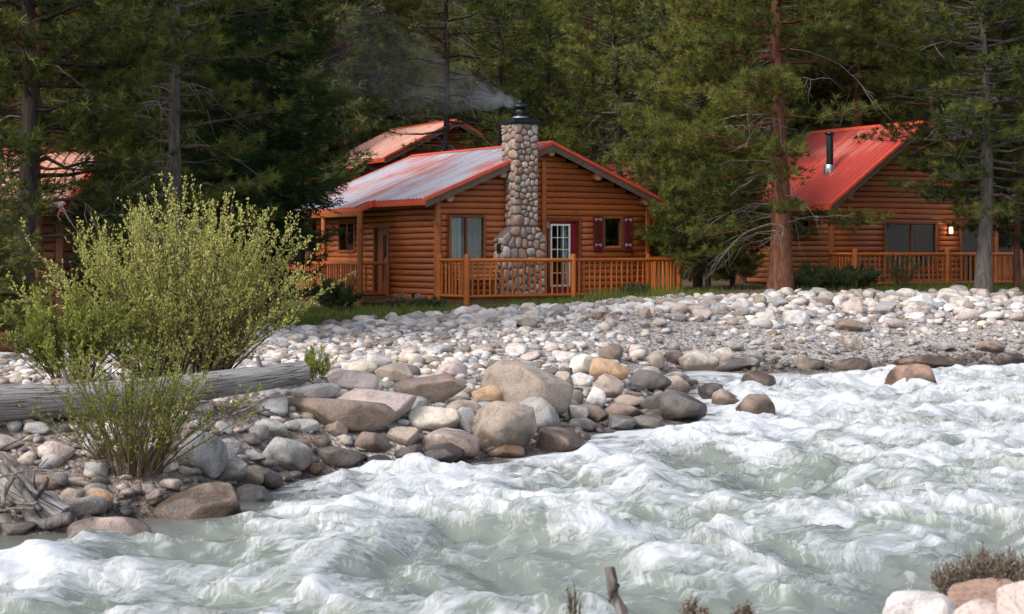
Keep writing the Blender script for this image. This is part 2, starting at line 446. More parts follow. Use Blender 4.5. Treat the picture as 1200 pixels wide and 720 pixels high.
soil_w = np.maximum(soil_w, sstep(0.0, 1.0, (21.5 - GY)) * (GX < -2.2) * sstep(15.5, 17, GY) * 0.65)
soil_w = np.maximum(soil_w, sstep(56, 60, GY) * 0.9)
idx = np.arange(GX.size).reshape(GX.shape)
F = np.stack([idx[:-1, :-1], idx[:-1, 1:], idx[1:, 1:], idx[1:, :-1]], -1).reshape(-1, 4)
me = np_mesh('ground', np.stack([GX, GY, GZ], -1).reshape(-1, 3), F, True, {'grassy': grass_w.ravel(), 'soil': soil_w.ravel()})
def m_ground():
    m = MN('bank_ground')
    p = m.pos()
    vo = m.new('ShaderNodeTexVoronoi'); vo.inputs['Scale'].default_value = 16; m.link(p, vo.inputs['Vector'])
    vo2 = m.new('ShaderNodeTexVoronoi'); vo2.inputs['Scale'].default_value = 42; m.link(p, vo2.inputs['Vector'])
    a = m.noise(p, 3.0, 6, 0.6); b = m.noise(p, 28, 4)
    sep = m.new('ShaderNodeSeparateColor'); m.link(vo.outputs['Color'], sep.inputs[0])
    gc = m.ramp(sep.outputs[0], [(0.0, (0.24, 0.205, 0.18)), (0.35, (0.44, 0.385, 0.35)), (0.7, (0.54, 0.49, 0.455)), (1.0, (0.62, 0.59, 0.57))])
    gc = m.mix(1.0, gc, m.ramp(vo.outputs['Distance'], [(0.3, 1.0), (0.75, 0.55)]), 'MULTIPLY')
    gc = m.mix(1.0, gc, m.ramp(b, [(0.3, 0.7), (0.7, 1.08)]), 'MULTIPLY')
    soil = m.ramp(a, [(0.3, (0.075, 0.05, 0.036)), (0.7, (0.19, 0.125, 0.09))])
    turf = m.ramp(b, [(0.3, (0.06, 0.075, 0.02)), (0.7, (0.15, 0.15, 0.05))])
    c = m.mix(m.attr('grassy'), gc, turf)
    c = m.mix(m.attr('soil'), c, soil)
    sx = m.new('ShaderNodeSeparateXYZ'); g = m.new('ShaderNodeNewGeometry'); m.link(g.outputs['Position'], sx.inputs[0])
    wet = m.ramp(m.math('ADD', sx.outputs[2], m.math('MULTIPLY', m.math('SUBTRACT', a, 0.5), 0.5)), [(0.04, 1.0), (0.16, 0.0)])
    c = m.mix(wet, c, m.mix(1.0, c, (0.38, 0.36, 0.34), 'MULTIPLY'))
    m.set('Base Color', c).set('Roughness', 0.9).set('Specular IOR Level', 0.2)
    h = m.math('ADD', m.math('MULTIPLY', vo.outputs['Distance'], -1.0), m.math('MULTIPLY', vo2.outputs['Distance'], -0.5))
    m.bump(h, 0.8, 0.05)
    return m.m
link('ground', me, mat=m_ground(), kind='structure', label='stony river bank rising to the forest floor behind the cabins')

# ------------------------------------------------------------------ river
ss = axis([(-60, -12, 1.2), (-12, 4, 0.25), (4, 42, 0.08), (42, 52, 0.25), (52, 110, 1.5)])
tt = axis([(-21, -17, 0.16), (-17, -3.6, 0.08), (-3.6, -2.4, 0.3)])
S, T = np.meshgrid(ss, tt)
WX = 0.61 * S + 0.79 * T; WY = 0.79 * S - 0.61 * T
depth = np.clip(-gz(WX, WY) / 0.45, 0.0, 1.0)
power = sstep(0.02, 0.6, depth)
calm = sstep(14.5, 10.5, S) * sstep(-11.8, -13.0, T)            # slack water under the near left bank
power = power * (1 - 0.85 * calm)
w1 = fbm(S * 0.22, T * 0.22, 31, 3); w2 = fbm(S * 0.22, T * 0.22, 37, 3)
Sw = S + 1.5 * w1 + 0.35 * T; Tw = T + 1.1 * w2
r1 = 1 - np.abs(noise2(Sw * 0.36, Tw * 0.25, 1)) * 2.2          # long standing waves across the current
r2 = 1 - np.abs(noise2(Sw * 0.85, Tw * 0.55, 5)) * 2.0
r3 = fbm(Sw * 1.6, Tw * 1.9, 9, 4)
r4 = fbm(Sw * 3.2, Tw * 6.5, 13, 4)
r5 = fbm(Sw * 5.0 + r3, Tw * 9.0 + r4, 17, 3)
r6 = 1 - np.abs(noise2(Sw * 1.9 + r3, Tw * 1.5 + r4, 61)) * 2.2
r7 = 1 - np.abs(noise2(Sw * 3.9 + r3, Tw * 3.4 + r5, 67)) * 2.2
WZ = power * (0.045 * r6 + 0.022 * r7 - 0.02 + 0.16 * r1 + 0.10 * r2 + 0.15 * r3 + 0.06 * r4 + 0.022 * r5) - 0.06 * power
WZ = WZ + (1 - power) * 0.012 * fbm(S * 1.5, T * 4, 15, 3)
# downstream lean of the crests
shift = 0.45 * np.maximum(WZ, 0) * 1.2
# foam: thrown up on crests, trailing in long streaks down the current
st1 = fbm(Sw * 0.5 + 2 * w2, Tw * 3.2 + 1.6 * r3, 41, 5)
st2 = fbm(Sw * 1.3, Tw * 6.0 + 1.3 * r3, 47, 4)
boil = fbm(Sw * 0.9 + r3, Tw * 1.2 + r3, 53, 5)
foam = 0.36 + 0.34 * (r1 - 0.55) + 0.16 * (r2 - 0.5) + 0.62 * boil + 0.55 * st1 + 0.42 * st2 + 0.35 * r3 + 0.16 * (r6 - 0.5) + 0.12 * (r7 - 0.5)
foam = foam + 0.12 * sstep(14, 26, S) - 0.12 * sstep(13.5, 8.5, S)
foam = foam - 1.1 * calm - 0.25 * (1 - sstep(0.0, 0.25, depth))
for px, py, rad, k in [(1070, 452, 1.0, .9), (885, 484, 1.1, 1.0), (835, 468, 1.0, .8), (890, 450, .9, .7), (790, 492, 1.2, .9), (680, 527, 1.0, .8), (730, 500, .9, .6),
                       (950, 440, 1.6, .6), (600, 545, 1.2, .5), (270, 600, .5, .4), (360, 562, .8, .5), (30, 680, .9, .9), (500, 570, 1.4, .4), (850, 500, 1.6, .6)]:
    Yr = Yw(py); Xr = (px - 600) / FPX * Yr
    sr = 0.61 * Xr + 0.79 * Yr; tr = 0.79 * Xr - 0.61 * Yr
    g = np.exp(-(((S - sr + 0.5 * rad) / (1.3 * rad)) ** 2 + ((T - tr) / rad) ** 2))
    foam = foam + k * g * (0.7 + 0.6 * st2); WZ = WZ + 0.10 * k * g * (0.6 + r3) * power
foam = np.clip(foam, -0.3, 1.5)
WX2 = WX - 0.61 * shift; WY2 = WY - 0.79 * shift
WZ = np.where(WX2 > 1e9, WZ, WZ)
idx = np.arange(S.size).reshape(S.shape)
F = np.stack([idx[:-1, :-1], idx[:-1, 1:], idx[1:, 1:], idx[1:, :-1]], -1).reshape(-1, 4)
me = np_mesh('river_water', np.stack([WX2, WY2, WZ], -1).reshape(-1, 3), F, True,
             {'foam': foam.ravel(), 'fs': Sw.ravel(), 'ft': (Tw + 0.25 * r3).ravel(), 'deep': depth.ravel()})
def m_river():
    m = MN('white_water')
    cx = m.new('ShaderNodeCombineXYZ')
    m.link(m.attr('fs'), cx.inputs[0]); m.link(m.attr('ft'), cx.inputs[1])
    mp = m.new('ShaderNodeMapping'); mp.inputs['Scale'].default_value = (0.7, 8.0, 1); m.link(cx.outputs[0], mp.inputs[0])
    a = m.noise(mp.outputs[0], 2.0, 7, 0.7, 0.12)
    mp2 = m.new('ShaderNodeMapping'); mp2.inputs['Scale'].default_value = (2.6, 20.0, 1); m.link(cx.outputs[0], mp2.inputs[0])
    b = m.noise(mp2.outputs[0], 2.5, 5, 0.7, 0.1)
    f = m.math('ADD', m.attr('foam'), m.math('ADD', m.math('MULTIPLY', m.math('SUBTRACT', a, 0.5), 1.55), m.math('MULTIPLY', m.math('SUBTRACT', b, 0.5), 0.75)))
    iso = m.noise(m.pos((1, 1, 1.5)), 7.0, 8, 0.72, 0.3)
    f = m.math('ADD', f, m.math('MULTIPLY', m.math('SUBTRACT', iso, 0.5), 0.9))
    k = m.ramp(f, [(0.10, 0.0), (0.42, 0.42), (0.72, 0.86), (0.95, 1.0)])
    wc = m.ramp(m.attr('deep'), [(0.0, (0.12, 0.115, 0.10)), (0.45, (0.14, 0.15, 0.135)), (1.0, (0.165, 0.187, 0.158))])
    c = m.mix(k, wc, m.ramp(b, [(0.32, (0.37, 0.385, 0.40)), (0.62, (0.54, 0.55, 0.565))]))
    m.set('Base Color', c)
    m.set('Roughness', m.ramp(k, [(0.0, 0.12), (0.5, 0.55), (1.0, 0.9)])).set('Specular IOR Level', 0.5).set('IOR', 1.33)
    h = m.math('ADD', m.math('ADD', m.math('MULTIPLY', a, 0.8), m.math('MULTIPLY', b, 0.5)), m.math('MULTIPLY', iso, 0.9))
    m.bump(h, 0.34, 0.045)
    return m.m
link('river_water', me, mat=m_river(), kind='structure', label='milky green white-water river rushing past the stony bank')

# ------------------------------------------------------------------ building kit
def log_mesh():
    """unit D-log: 1 long in x, front face bulging to -y, 1 high in z (scaled per piece)"""
    prof = []
    for k in range(9):
        a = -math.pi / 2 + math.pi * k / 8
        prof.append((-0.055 * math.cos(a) ** 0.8 if math.cos(a) > 1e-6 else 0.0, 0.5 + 0.5 * math.sin(a) * 0.985))
    prof += [(0.13, 0.99), (0.13, 0.01)]
    n = len(prof)
    v = [(x, y, z) for x in (0, 1) for (y, z) in prof]
    f = [(i, (i + 1) % n, n + (i + 1) % n, n + i) for i in range(n)] + [tuple(range(n))[::-1], tuple(range(n, 2 * n))]
    me = py_mesh('log', v, f)
    sm = [i < 8 for i in range(len(me.polygons))]
    me.polygons.foreach_set('use_smooth', sm)
    return me
LOGM = {}
def log_for(mat):
    if mat not in LOGM:
        LOGM[mat] = log_mesh(); LOGM[mat].materials.append(M[mat])
    return LOGM[mat]

def cyl_mesh(name, sides=10, r0=1.0, r1=1.0, dome=0.0):
    v = []; f = []
    rings = [(0, r0), (1, r1)]
    if dome: rings = [(0, r0), (1 - dome, r1), (1, r1 * 0.72)]
    for z, r in rings:
        v += [(r * math.cos(2 * math.pi * k / sides), r * math.sin(2 * math.pi * k / sides), z) for k in range(sides)]
    for j in range(len(rings) - 1):
        for k in range(sides):
            f.append((j * sides + k, j * sides + (k + 1) % sides, (j + 1) * sides + (k + 1) % sides, (j + 1) * sides + k))
    f.append(tuple(range(sides))[::-1]); f.append(tuple(range((len(rings) - 1) * sides, len(rings) * sides)))
    me = py_mesh(name, v, f)
    me.polygons.foreach_set('use_smooth', [len(p.vertices) == 4 for p in me.polygons])
    return me
CYL = {}
def cyl_between(name, a, b, r, mat, parent, sides=10, dome=0.0):
    key = (name, mat, sides, dome)
    if key not in CYL:
        CYL[key] = cyl_mesh(name, sides, 1, 1, dome); CYL[key].materials.append(M[mat])
    a = Vector(a); b = Vector(b); d = b - a
    o = link(name, CYL[key], parent, None, a, d.to_track_quat('Z', 'Y').to_euler(), (r, r, d.length))
    return o
BOX = {}
def bar(name, parent, mat, x0, x1, y0, y1, z0, z1, bev=0.0):
    me = box_mesh(name, x0, x1, y0, y1, z0, z1, bev); me.materials.append(M[mat])
    return link(name, me, parent)

def log_wall(parent, loc, rotz, length, z0, zt, top, openings, mat, dz=0.175):
    w = empty('wall', loc, rotz, parent)
    me = log_for(mat)
    i = 0
    while z0 + i * dz < zt - 0.05:
        z = z0 + i * dz
        xs = np.linspace(0, length, 400)
        ok = np.array([top(x) for x in xs]) >= z + dz * 0.8
        if ok.any():
            iv = [(xs[ok][0], xs[ok][-1])]
            for (a, b, c, d) in openings:
                if min(d, z + dz) - max(c, z) > 0.35 * dz:
                    nv = []
                    for (p, q) in iv:
                        if b <= p or a >= q: nv.append((p, q)); continue
                        if a > p: nv.append((p, a))
                        if b < q: nv.append((b, q))
                    iv = nv
            for (p, q) in iv:
                if q - p > 0.04:
                    link('log', me, w, None, (p, random.uniform(-0.006, 0.006), z), (0, 0, 0), (q - p, random.uniform(0.94, 1.06), dz))
        i += 1
    return w

def window(parent, x0, x1, z0, z1, frame='trim', fw=0.08, split=None, curtains=(), muntins=(0, 0), pane_mat='glass', name='window'):
    """in wall space: outward is -y"""
    w = empty(name, parent.location, parent.rotation_euler.z, parent.parent)
    for a in ((x0 - fw, x0, z0 - fw, z1 + fw), (x1, x1 + fw, z0 - fw, z1 + fw)):
        bar('frame', w, frame, a[0], a[1], -0.085, 0.12, a[2], a[3], 0.008)
    bar('frame', w, frame, x0, x1, -0.083, 0.12, z1, z1 + fw, 0.008)
    bar('sill', w, frame, x0, x1, -0.105, 0.12, z0 - fw, z0, 0.008)
    cuts = [x0] + ([split] if split else []) + [x1]
    if split: bar('mullion', w, frame, split - 0.03, split + 0.03, -0.06, 0.10, z0, z1, 0.006)
    for a, b in zip(cuts[:-1], cuts[1:]):
        bar('pane', w, pane_mat, a, b, -0.012, -0.006, z0, z1)
    nx, nz = muntins
    for k in range(1, nx): x = x0 + (x1 - x0) * k / nx; bar('muntin', w, 'white', x - 0.012, x + 0.012, -0.03, -0.014, z0, z1)
    for k in range(1, nz): z = z0 + (z1 - z0) * k / nz; bar('muntin', w, 'white', x0, x1, -0.028, -0.016, z - 0.012, z + 0.012)
    for (a, b, mat) in curtains:
        xs = np.linspace(a, b, 40)
        ys = 0.045 + 0.022 * np.sin(xs * 62) + 0.012 * np.sin(xs * 23 + 1)
        v = [(x, y, z) for z in (z0, z1) for x, y in zip(xs, ys)]
        f = [(k, k + 1, 41 + k, 40 + k) for k in range(39)]
        link('curtain', py_mesh('curtain', v, f, True), w, M[mat])
    return w

def roof_panel_mesh(mat, w=0.9):
    prof = [(0, 0)]
    for k in range(4):
        c = w * (k + 0.5) / 4
        prof += [(c - 0.045, 0), (c - 0.022, 0.03), (c + 0.022, 0.03), (c + 0.045, 0)]
    prof += [(w, 0)]
    n = len(prof)
    v = [(x, y, z) for y in (0, 1) for (x, z) in prof] + [(x, y, z - 0.012) for y in (0, 1) for (x, z) in prof]
    f = [(i, i + 1, n + i + 1, n + i) for i in range(n - 1)] + [(2 * n + i, 3 * n + i, 3 * n + i + 1, 2 * n + i + 1) for i in range(n - 1)]
    f += [(i + 1, i, 2 * n + i, 2 * n + i + 1) for i in range(n - 1)] + [(n + i, n + i + 1, 3 * n + i + 1, 3 * n + i) for i in range(n - 1)]
    me = py_mesh('roof_panel', v, f)
    me.materials.append(M[mat]); return me

def sloped_box(name, parent, mat, pts_uz, v0, v1):
    """prism: polygon in (u,z) extruded from v0 to v1"""
    n = len(pts_uz)
    v = [(u, v0, z) for u, z in pts_uz] + [(u, v1, z) for u, z in pts_uz]
    f = [tuple(range(n)), tuple(range(2 * n - 1, n - 1, -1))] + [(i, n + i, n + (i + 1) % n, (i + 1) % n) for i in range(n)]
    me = py_mesh(name, v, f); bm = bmesh.new(); bm.from_mesh(me); bmesh.ops.recalc_face_normals(bm, faces=bm.faces); bm.to_mesh(me); bm.free()
    return link(name, me, parent, M[mat])

def gable_roof(root, W, L, ze, zr, e, o, mat_l, mat_r, wing=None, trim='trim_red', fascia='fascia'):
    """roof top surface: ridge zr at u=W/2, ze at u=-e; v from -o to L+o; wing=(v1, e2) carries the left slope e2 further out beyond v1"""
    half = W / 2 + e; sl = (zr - ze) / half; ang = math.atan(sl)
    roof = empty('roof', (0, 0, 0), 0, root)
    length = half / math.cos(ang)
    pm = {}
    for side, mat in ((-1, mat_l), (1, mat_r)):
        v = -o
        while v < L + o - 0.02:
            wv = min(0.9, L + o - v)
            ext = wing[1] if (wing and side < 0 and v >= wing[0] - 0.45) else 0.0
            ln = (half + ext) / math.cos(ang)
            if mat not in pm: pm[mat] = roof_panel_mesh(mat)
            mtx = Matrix(((0, math.cos(ang) * (1 if side < 0 else -1), 0), (1, 0, 0), (0, math.sin(ang), 0)))
            # local x -> v, local y -> up the slope, local z -> normal
            X = Vector((0, 1, 0)); Yv = Vector((-side * math.cos(ang), 0, math.sin(ang))); Z = X.cross(Yv)
            flip = Z.z < 0
            if flip: X = -X; Z = -Z
            m3 = Matrix((X, Yv, Z)).transposed()
            u0 = (-e - ext) if side < 0 else (W + e)
            link('roof_panel', pm[mat], roof, None, (u0, v + (wv if flip else 0), ze - sl * ext + 0.012), m3.to_euler(), (wv / 0.9, ln, 1))
            v += wv
        # boarding under the sheets, fascias and red edge trims
        def uz(d, drop): return ((W / 2 + side * d), zr - sl * d - drop)
        for (va, vb, hh) in ([(-o + 0.05, L + o - 0.05, half)] if not (wing and side < 0) else [(-o + 0.05, wing[0] - 0.002, half), (wing[0] + 0.002, L + o - 0.05, half + wing[1])]):
            sloped_box('roof_boarding', roof, 'fascia', [uz(0.02, 0.015), uz(hh - 0.03, 0.015), uz(hh - 0.03, 0.09), uz(0.02, 0.09)], va, vb)
            sloped_box('eave_board', roof, trim if side < 0 else fascia, [uz(hh - 0.028, 0.004), uz(hh - 0.004, 0.004), uz(hh - 0.004, 0.17), uz(hh - 0.028, 0.17)], va, vb)
        ends = [(-o, half, 0)] + [(L + o, half + (wing[1] if wing and side < 0 else 0), 1)]
        for (vv, hh, back) in ends:
            v0, v1 = (vv, vv + 0.045) if not back else (vv - 0.045, vv)
            sloped_box('barge_board', roof, fascia, [uz(0.0 if side > 0 else 0.002, 0.045), uz(hh, 0.045), uz(hh, 0.24), uz(0.0 if side > 0 else 0.002, 0.24)], v0, v1)
            v2, v3 = (v0 - 0.02, v1 + 0.06) if not back else (v0 - 0.06, v1 + 0.02)
            sloped_box('edge_trim', roof, trim, [uz(0.0 if side > 0 else 0.002, -0.05), uz(hh + 0.02, -0.05), uz(hh + 0.02, 0.045), uz(0.0 if side > 0 else 0.002, 0.045)], v2, v3)
        if wing and side < 0:
            sloped_box('edge_trim', roof, trim, [uz(half - 0.02, -0.05), uz(half + wing[1] + 0.02, -0.05), uz(half + wing[1] + 0.02, 0.13), uz(half - 0.02, 0.13)], wing[0] - 0.07, wing[0] - 0.005)
    sloped_box('ridge_cap', roof, trim, [(W / 2 - 0.16, zr - 0.16 * sl + 0.05), (W / 2, zr + 0.062), (W / 2 + 0.16, zr - 0.16 * sl + 0.05), (W / 2, zr + 0.045)], -o - 0.01, L + o + 0.01)
    return roof, sl

def railing(root, pts, ztop, zbot, posts, spacing=0.18, mat='rail', ztop_post=None, zpost0=-0.15, skip_first=False, r_post=0.085):
    """pts: polyline of (u,v); posts: list of (u,v)"""
    rl = empty('railing', (0, 0, 0), 0, root)
    for (a, b) in zip(pts[:-1], pts[1:]):
        A = Vector((a[0], a[1], 0)); B = Vector((b[0], b[1], 0)); d = (B - A)
        up = Vector((0, 0, 1))
        cyl_between('top_rail', A + up * ztop, B + up * ztop, 0.055, mat, rl, 10)
        cyl_between('bottom_rail', A + up * zbot, B + up * zbot, 0.045, mat, rl, 8)
        n = int(d.length / spacing)
        for k in range(1, n):
            p = A + d * (k / n) + Vector((random.uniform(-.012, .012), random.uniform(-.01, .01), 0))
            q = p + Vector((random.uniform(-.008, .008), random.uniform(-.008, .008), 0))
            cyl_between('baluster', p + up * zbot, q + up * ztop, 0.03 + random.uniform(-.003, .004), mat, rl, 8)
    for (u, v) in posts:
        cyl_between('post', (u, v, zpost0), (u, v, ztop_post or ztop + 0.17), r_post, mat, rl, 12, 0.04)
    return rl

def deck(root, u0, u1, v0, v1, z):
    d = empty('deck', (0, 0, 0), 0, root)
    u = u0
    me = box_mesh('board', 0, 0.14, 0, 1, -0.035, 0, 0.004); me.materials.append(M['deck'])
    while u < u1 - 0.05:
        link('board', me, d, None, (u, v0, z), (0, 0, 0), (min(1, (u1 - u) / 0.145), v1 - v0, 1)); u += 0.147
    bar('deck_skirt', d, 'deck', u0 + 0.03, u1 - 0.03, v0 + 0.04, v0 + 0.09, -0.3, z - 0.04)
    bar('deck_skirt', d, 'deck', u0 + 0.04, u0 + 0.09, v0 + 0.1, v1, -0.3, z - 0.04)
    return d

# ------------------------------------------------------------------ the main cabin
ZG = 1.2
cab = empty('log_cabin', (-2.1, 47.94, ZG), 0.56, label='log cabin with stone chimney, silver roof and orange railed deck, in the centre', cat='cabin')
W, L = 7.3, 7.75
ze, zr = 4.066 - ZG, 5.762 - ZG
half = W / 2 + 0.55; SL = (zr - ze) / half
def topf(W, ze, zr, e, drop=0.12):
    sl = (zr - ze) / (W / 2 + e)
    return lambda x: zr - sl * abs(x - W / 2) - drop
z0 = 0.0
fw_open = [(0.42, 1.48, 1.10, 2.36), (3.74, 4.78, 0.14, 2.33), (5.70, 6.28, 1.52, 2.38)]
fw = log_wall(cab, (0, 0, 0), 0, W, z0, zr, topf(W, ze, zr, 0.55), fw_open, 'log')
window(fw, 0.42, 1.48, 1.10, 2.36, split=0.93, curtains=[(0.42, 0.80, 'curtain'), (1.0, 1.48, 'curtain_dim')])
window(fw, 5.70, 6.28, 1.52, 2.38, curtains=[(5.70, 5.82, 'curtain_dim')])
for a, b in ((5.28, 5.60), (6.38, 6.70)):                     # shutters with scrolled iron straps
    sh = bar('shutter', cab, 'shutter', a, b, -0.115, -0.07, 1.40, 2.46, 0.008)
    bar('board_gap', sh, 'black', (a + b) / 2 - 0.008, (a + b) / 2 + 0.008, -0.118, -0.112, 1.41, 2.45)
    for z in (1.58, 2.34):
        cu = bpy.data.curves.new('scroll', 'CURVE'); cu.dimensions = '3D'; cu.bevel_depth = 0.012
        for s_ in (-1, 1):
            sp = cu.splines.new('POLY'); sp.points.add(15)
            for k in range(16):
                t = k / 15 * 3.6
                r_ = 0.055 - 0.011 * t
                sp.points[k].co = ((a + b) / 2 + s_ * (0.075 - r_ * math.cos(t * 1.6) * 0.9), -0.122, z + r_ * math.sin(t * 1.6), 1)
        dg = bpy.data.objects.new('scroll_tmp', cu); me = bpy.data.meshes.new_from_object(dg); me.name = 'scroll'
        bpy.data.objects.remove(dg)
        link('scroll', me, sh, M['iron_pale'])
# door: crimson surround with a white glazed storm door
dr = empty('door', (0, 0, 0), 0, cab)
for a in ((3.66, 3.74), (4.78, 4.86)): bar('door_frame', dr, 'trim', a[0], a[1], -0.085, 0.12, 0.14, 2.41, 0.008)
bar('door_frame', dr, 'trim', 3.74, 4.78, -0.083, 0.12, 2.33, 2.41, 0.008)
bar('door_leaf', dr, 'red_door', 4.50, 4.775, 0.03, 0.08, 0.16, 2.32, 0.004)
bar('door_leaf', dr, 'red_door', 3.80, 4.50, -0.02, 0.03, 0.16, 0.36, 0.004)
bar('door_head', dr, 'red_door', 3.745, 4.775, 0.03, 0.078, 2.22, 2.325, 0.003)
for a in ((3.80, 3.855), (4.445, 4.50)): bar('stile', dr, 'white', a[0], a[1], -0.022, 0.03, 0.37, 2.21, 0.004)
for z in (0.37, 2.155): bar('door_rail', dr, 'white', 3.855, 4.445, -0.021, 0.029, z, z + 0.055, 0.004)
for k in range(1, 3): x = 3.855 + 0.59 * k / 3; bar('muntin', dr, 'white', x - 0.011, x + 0.011, -0.018, 0.0, 0.425, 2.155)
for k in range(1, 5): z = 0.425 + 1.73 * k / 5; bar('muntin', dr, 'white', 3.855, 4.445, -0.016, -0.002, z - 0.011, z + 0.011)
for i in range(3):
    for k in range(5):
        bar('pane', dr, 'glass', 3.855 + 0.59 * i / 3, 3.855 + 0.59 * (i + 1) / 3, 0.004, 0.009, 0.425 + 1.73 * k / 5, 0.425 + 1.73 * (k + 1) / 5)
xs = np.linspace(4.24, 4.44, 24); ys = 0.10 + 0.016 * np.sin(xs * 70)
link('curtain', py_mesh('curtain', [(x, y, z) for z in (0.42, 2.16) for x, y in zip(xs, ys)], [(k, k + 1, 25 + k, 24 + k) for k in range(23)], True), dr, M['curtain'])
cyl_between('knob', (4.56, 0.03, 1.15), (4.56, -0.04, 1.15), 0.03, 'galv', dr, 8)
bar('post_board', cab, 'log', 3.44, 3.60, -0.13, -0.065, 0.15, 4.05, 0.02)
for x, sx in ((-0.075, 0), (W - 0.075, 0)): bar('corner_post', cab, 'log', x, x + 0.15, -0.085, 0.075, -0.1, ze + 0.08, 0.02)
# a little carved ornament by the door
orn = link('wall_ornament', None, cab, None, (3.64, -0.11, 2.15))
for dx, dz, r_ in ((0, 0.06, 0.055), (0.03, -0.04, 0.07), (-0.03, 0.0, 0.05)):
    bm = bmesh.new(); bmesh.ops.create_icosphere(bm, subdivisions=2, radius=r_)
    for v in bm.verts: v.co *= 1 + 0.2 * math.sin(v.co.x * 60) * math.cos(v.co.z * 70)
    me = bpy.data.meshes.new('carving'); bm.to_mesh(me); bm.free(); link('carving', me, orn, M['log_end'], (dx, 0, dz))
LW = L
op_side = [(LW - 3.68, LW - 2.84, 0.16, 2.1), (LW - 6.05, LW - 5.05, 1.45, 2.25)]
sw = log_wall(cab, (0, LW, 0), -math.pi / 2, LW - 0.09, z0, ze + SL * 0.55 - 0.1, lambda x: 99, op_side, 'log')
window(sw, LW - 6.05, LW - 5.05, 1.45, 2.25, pane_mat='glass')
d2 = empty('door', sw.location, sw.rotation_euler.z, cab)
for a in ((LW - 3.76, LW - 3.68), (LW - 2.84, LW - 2.76)): bar('door_frame', d2, 'trim', a[0], a[1], -0.085, 0.12, 0.14, 2.17, 0.008)
bar('door_frame', d2, 'trim', LW - 3.68, LW - 2.84, -0.083, 0.12, 2.1, 2.17, 0.008)
bar('door_leaf', d2, 'trim', LW - 3.68, LW - 2.84, 0.03, 0.08, 0.16, 2.1, 0.004)
bar('pane', d2, 'glass', LW - 3.3, LW - 3.0, 0.012, 0.026, 0.5, 1.9)
bar('pane_frame', d2, 'curtain_dim', LW - 3.02, LW - 2.96, 0.008, 0.028, 0.45, 1.95)
log_wall(cab, (W, 0.09, 0), math.pi / 2, LW - 0.1, z0, ze + SL * 0.55 - 0.1, lambda x: 99, [], 'log')
sloped_box('wall', cab, 'log', [(0.1, 0), (W - 0.1, 0), (W - 0.1, ze), (W / 2, zr - 0.2), (0.1, ze)], LW - 0.15, LW)
bar('floor', cab, 'deck', 0.14, W - 0.14, 0.14, LW - 0.16, 0.05, 0.13)
gable_roof(cab, W, L, ze, zr, 0.55, 0.37, 'roof_silver', 'roof_red', wing=(2.815, 0.48))
for u, z in ((2.0, None), (W / 2, None), (5.3, None), (0.25, None), (W - 0.25, None)):   # purlin ends under the rake
    zz = zr - SL * abs(u - W / 2) - 0.27
    p = cyl_between('purlin', (u, 0.1, zz), (u, -0.30, zz), 0.125, 'log', cab, 14)
    cyl_between('log_end', (u, -0.301, zz), (u, -0.312, zz), 0.12, 'log_end', p, 14).matrix_parent_inverse = p.matrix_basis.inverted()
deck(cab, 0.0, 7.3, -1.6, -0.09, 0.2)
railing(cab, [(0, -0.1), (0, -1.63), (3.51, -1.63), (7.27, -1.63), (7.27, -0.1)], 1.16, 0.17,
        [(0, -0.12), (0, -1.63), (3.51, -1.63), (7.27, -1.63), (7.27, -0.12)])
# side porch under the long eave
deck(cab, -1.02, -0.09, 2.85, 7.9, 0.12)
railing(cab, [(-0.1, 2.8), (-1.03, 2.8)], 1.05, 0.16, [(-0.1, 2.8)], mat='log', spacing=0.2)
railing(cab, [(-1.03, 2.8), (-1.03, 7.8)], 1.05, 0.16, [], mat='log', spacing=0.16)
for v in (2.8, 5.2, 7.75): cyl_between('porch_post', (-1.0, v, -0.35), (-1.0, v, ze - SL * 0.4 - 0.1), 0.085, 'log', cab, 12)
bar('porch_beam', cab, 'log', -1.07, -0.93, 2.83, 7.9, ze - SL * 0.4 - 0.28, ze - SL * 0.4 - 0.1, 0.02)
bar('step', cab, 'deck', -1.0, -0.1, 2.62, 2.84, -0.1, 0.1, 0.01)

# ---- fieldstone chimney: mortar core, every stone its own piece
def voronoi_cells(poly, n, seed, relax=3):
    r = np.random.default_rng(seed)
    P = np.array(poly, float); lo, hi = P.min(0), P.max(0)
    def inside(q):
        s = True
        for i in range(len(P)):
            a, b = P[i], P[(i + 1) % len(P)]
            s &= (b[0] - a[0]) * (q[1] - a[1]) - (b[1] - a[1]) * (q[0] - a[0]) >= 0
        return s
    pts = []
    while len(pts) < n:
        q = r.uniform(lo, hi)
        if inside(q): pts.append(q)
    pts = np.array(pts)
    for it in range(relax + 1):
        cells = []
        for i in range(n):
            c = [tuple(p) for p in P]
            order = np.argsort(((pts - pts[i]) ** 2).sum(1))[1:26]
            for j in order:
                mid = (pts[i] + pts[j]) / 2; d = pts[j] - pts[i]
                out = []
                for k in range(len(c)):
                    a = np.array(c[k]); b = np.array(c[(k + 1) % len(c)])
                    da = (a - mid) @ d; db = (b - mid) @ d
                    if da <= 0: out.append(tuple(a))
                    if da * db < 0: out.append(tuple(a + (b - a) * da / (da - db)))
                c = out
                if len(c) < 3: break
            cells.append(c)
        if it < relax:
            for i, c in enumerate(cells):
                if len(c) >= 3: pts[i] = pts[i] * 0.35 + np.mean(c, 0) * 0.65
    return [np.array(c) for c in cells if len(c) >= 3]
STONE_TONES = [(0.34, 0.26, 0.22), (0.40, 0.33, 0.29), (0.30, 0.25, 0.22), (0.36, 0.24, 0.18), (0.44, 0.38, 0.35), (0.27, 0.23, 0.21), (0.40, 0.30, 0.25), (0.33, 0.21, 0.17)]
chim = empty('chimney', (0, 0, 0), 0, cab)
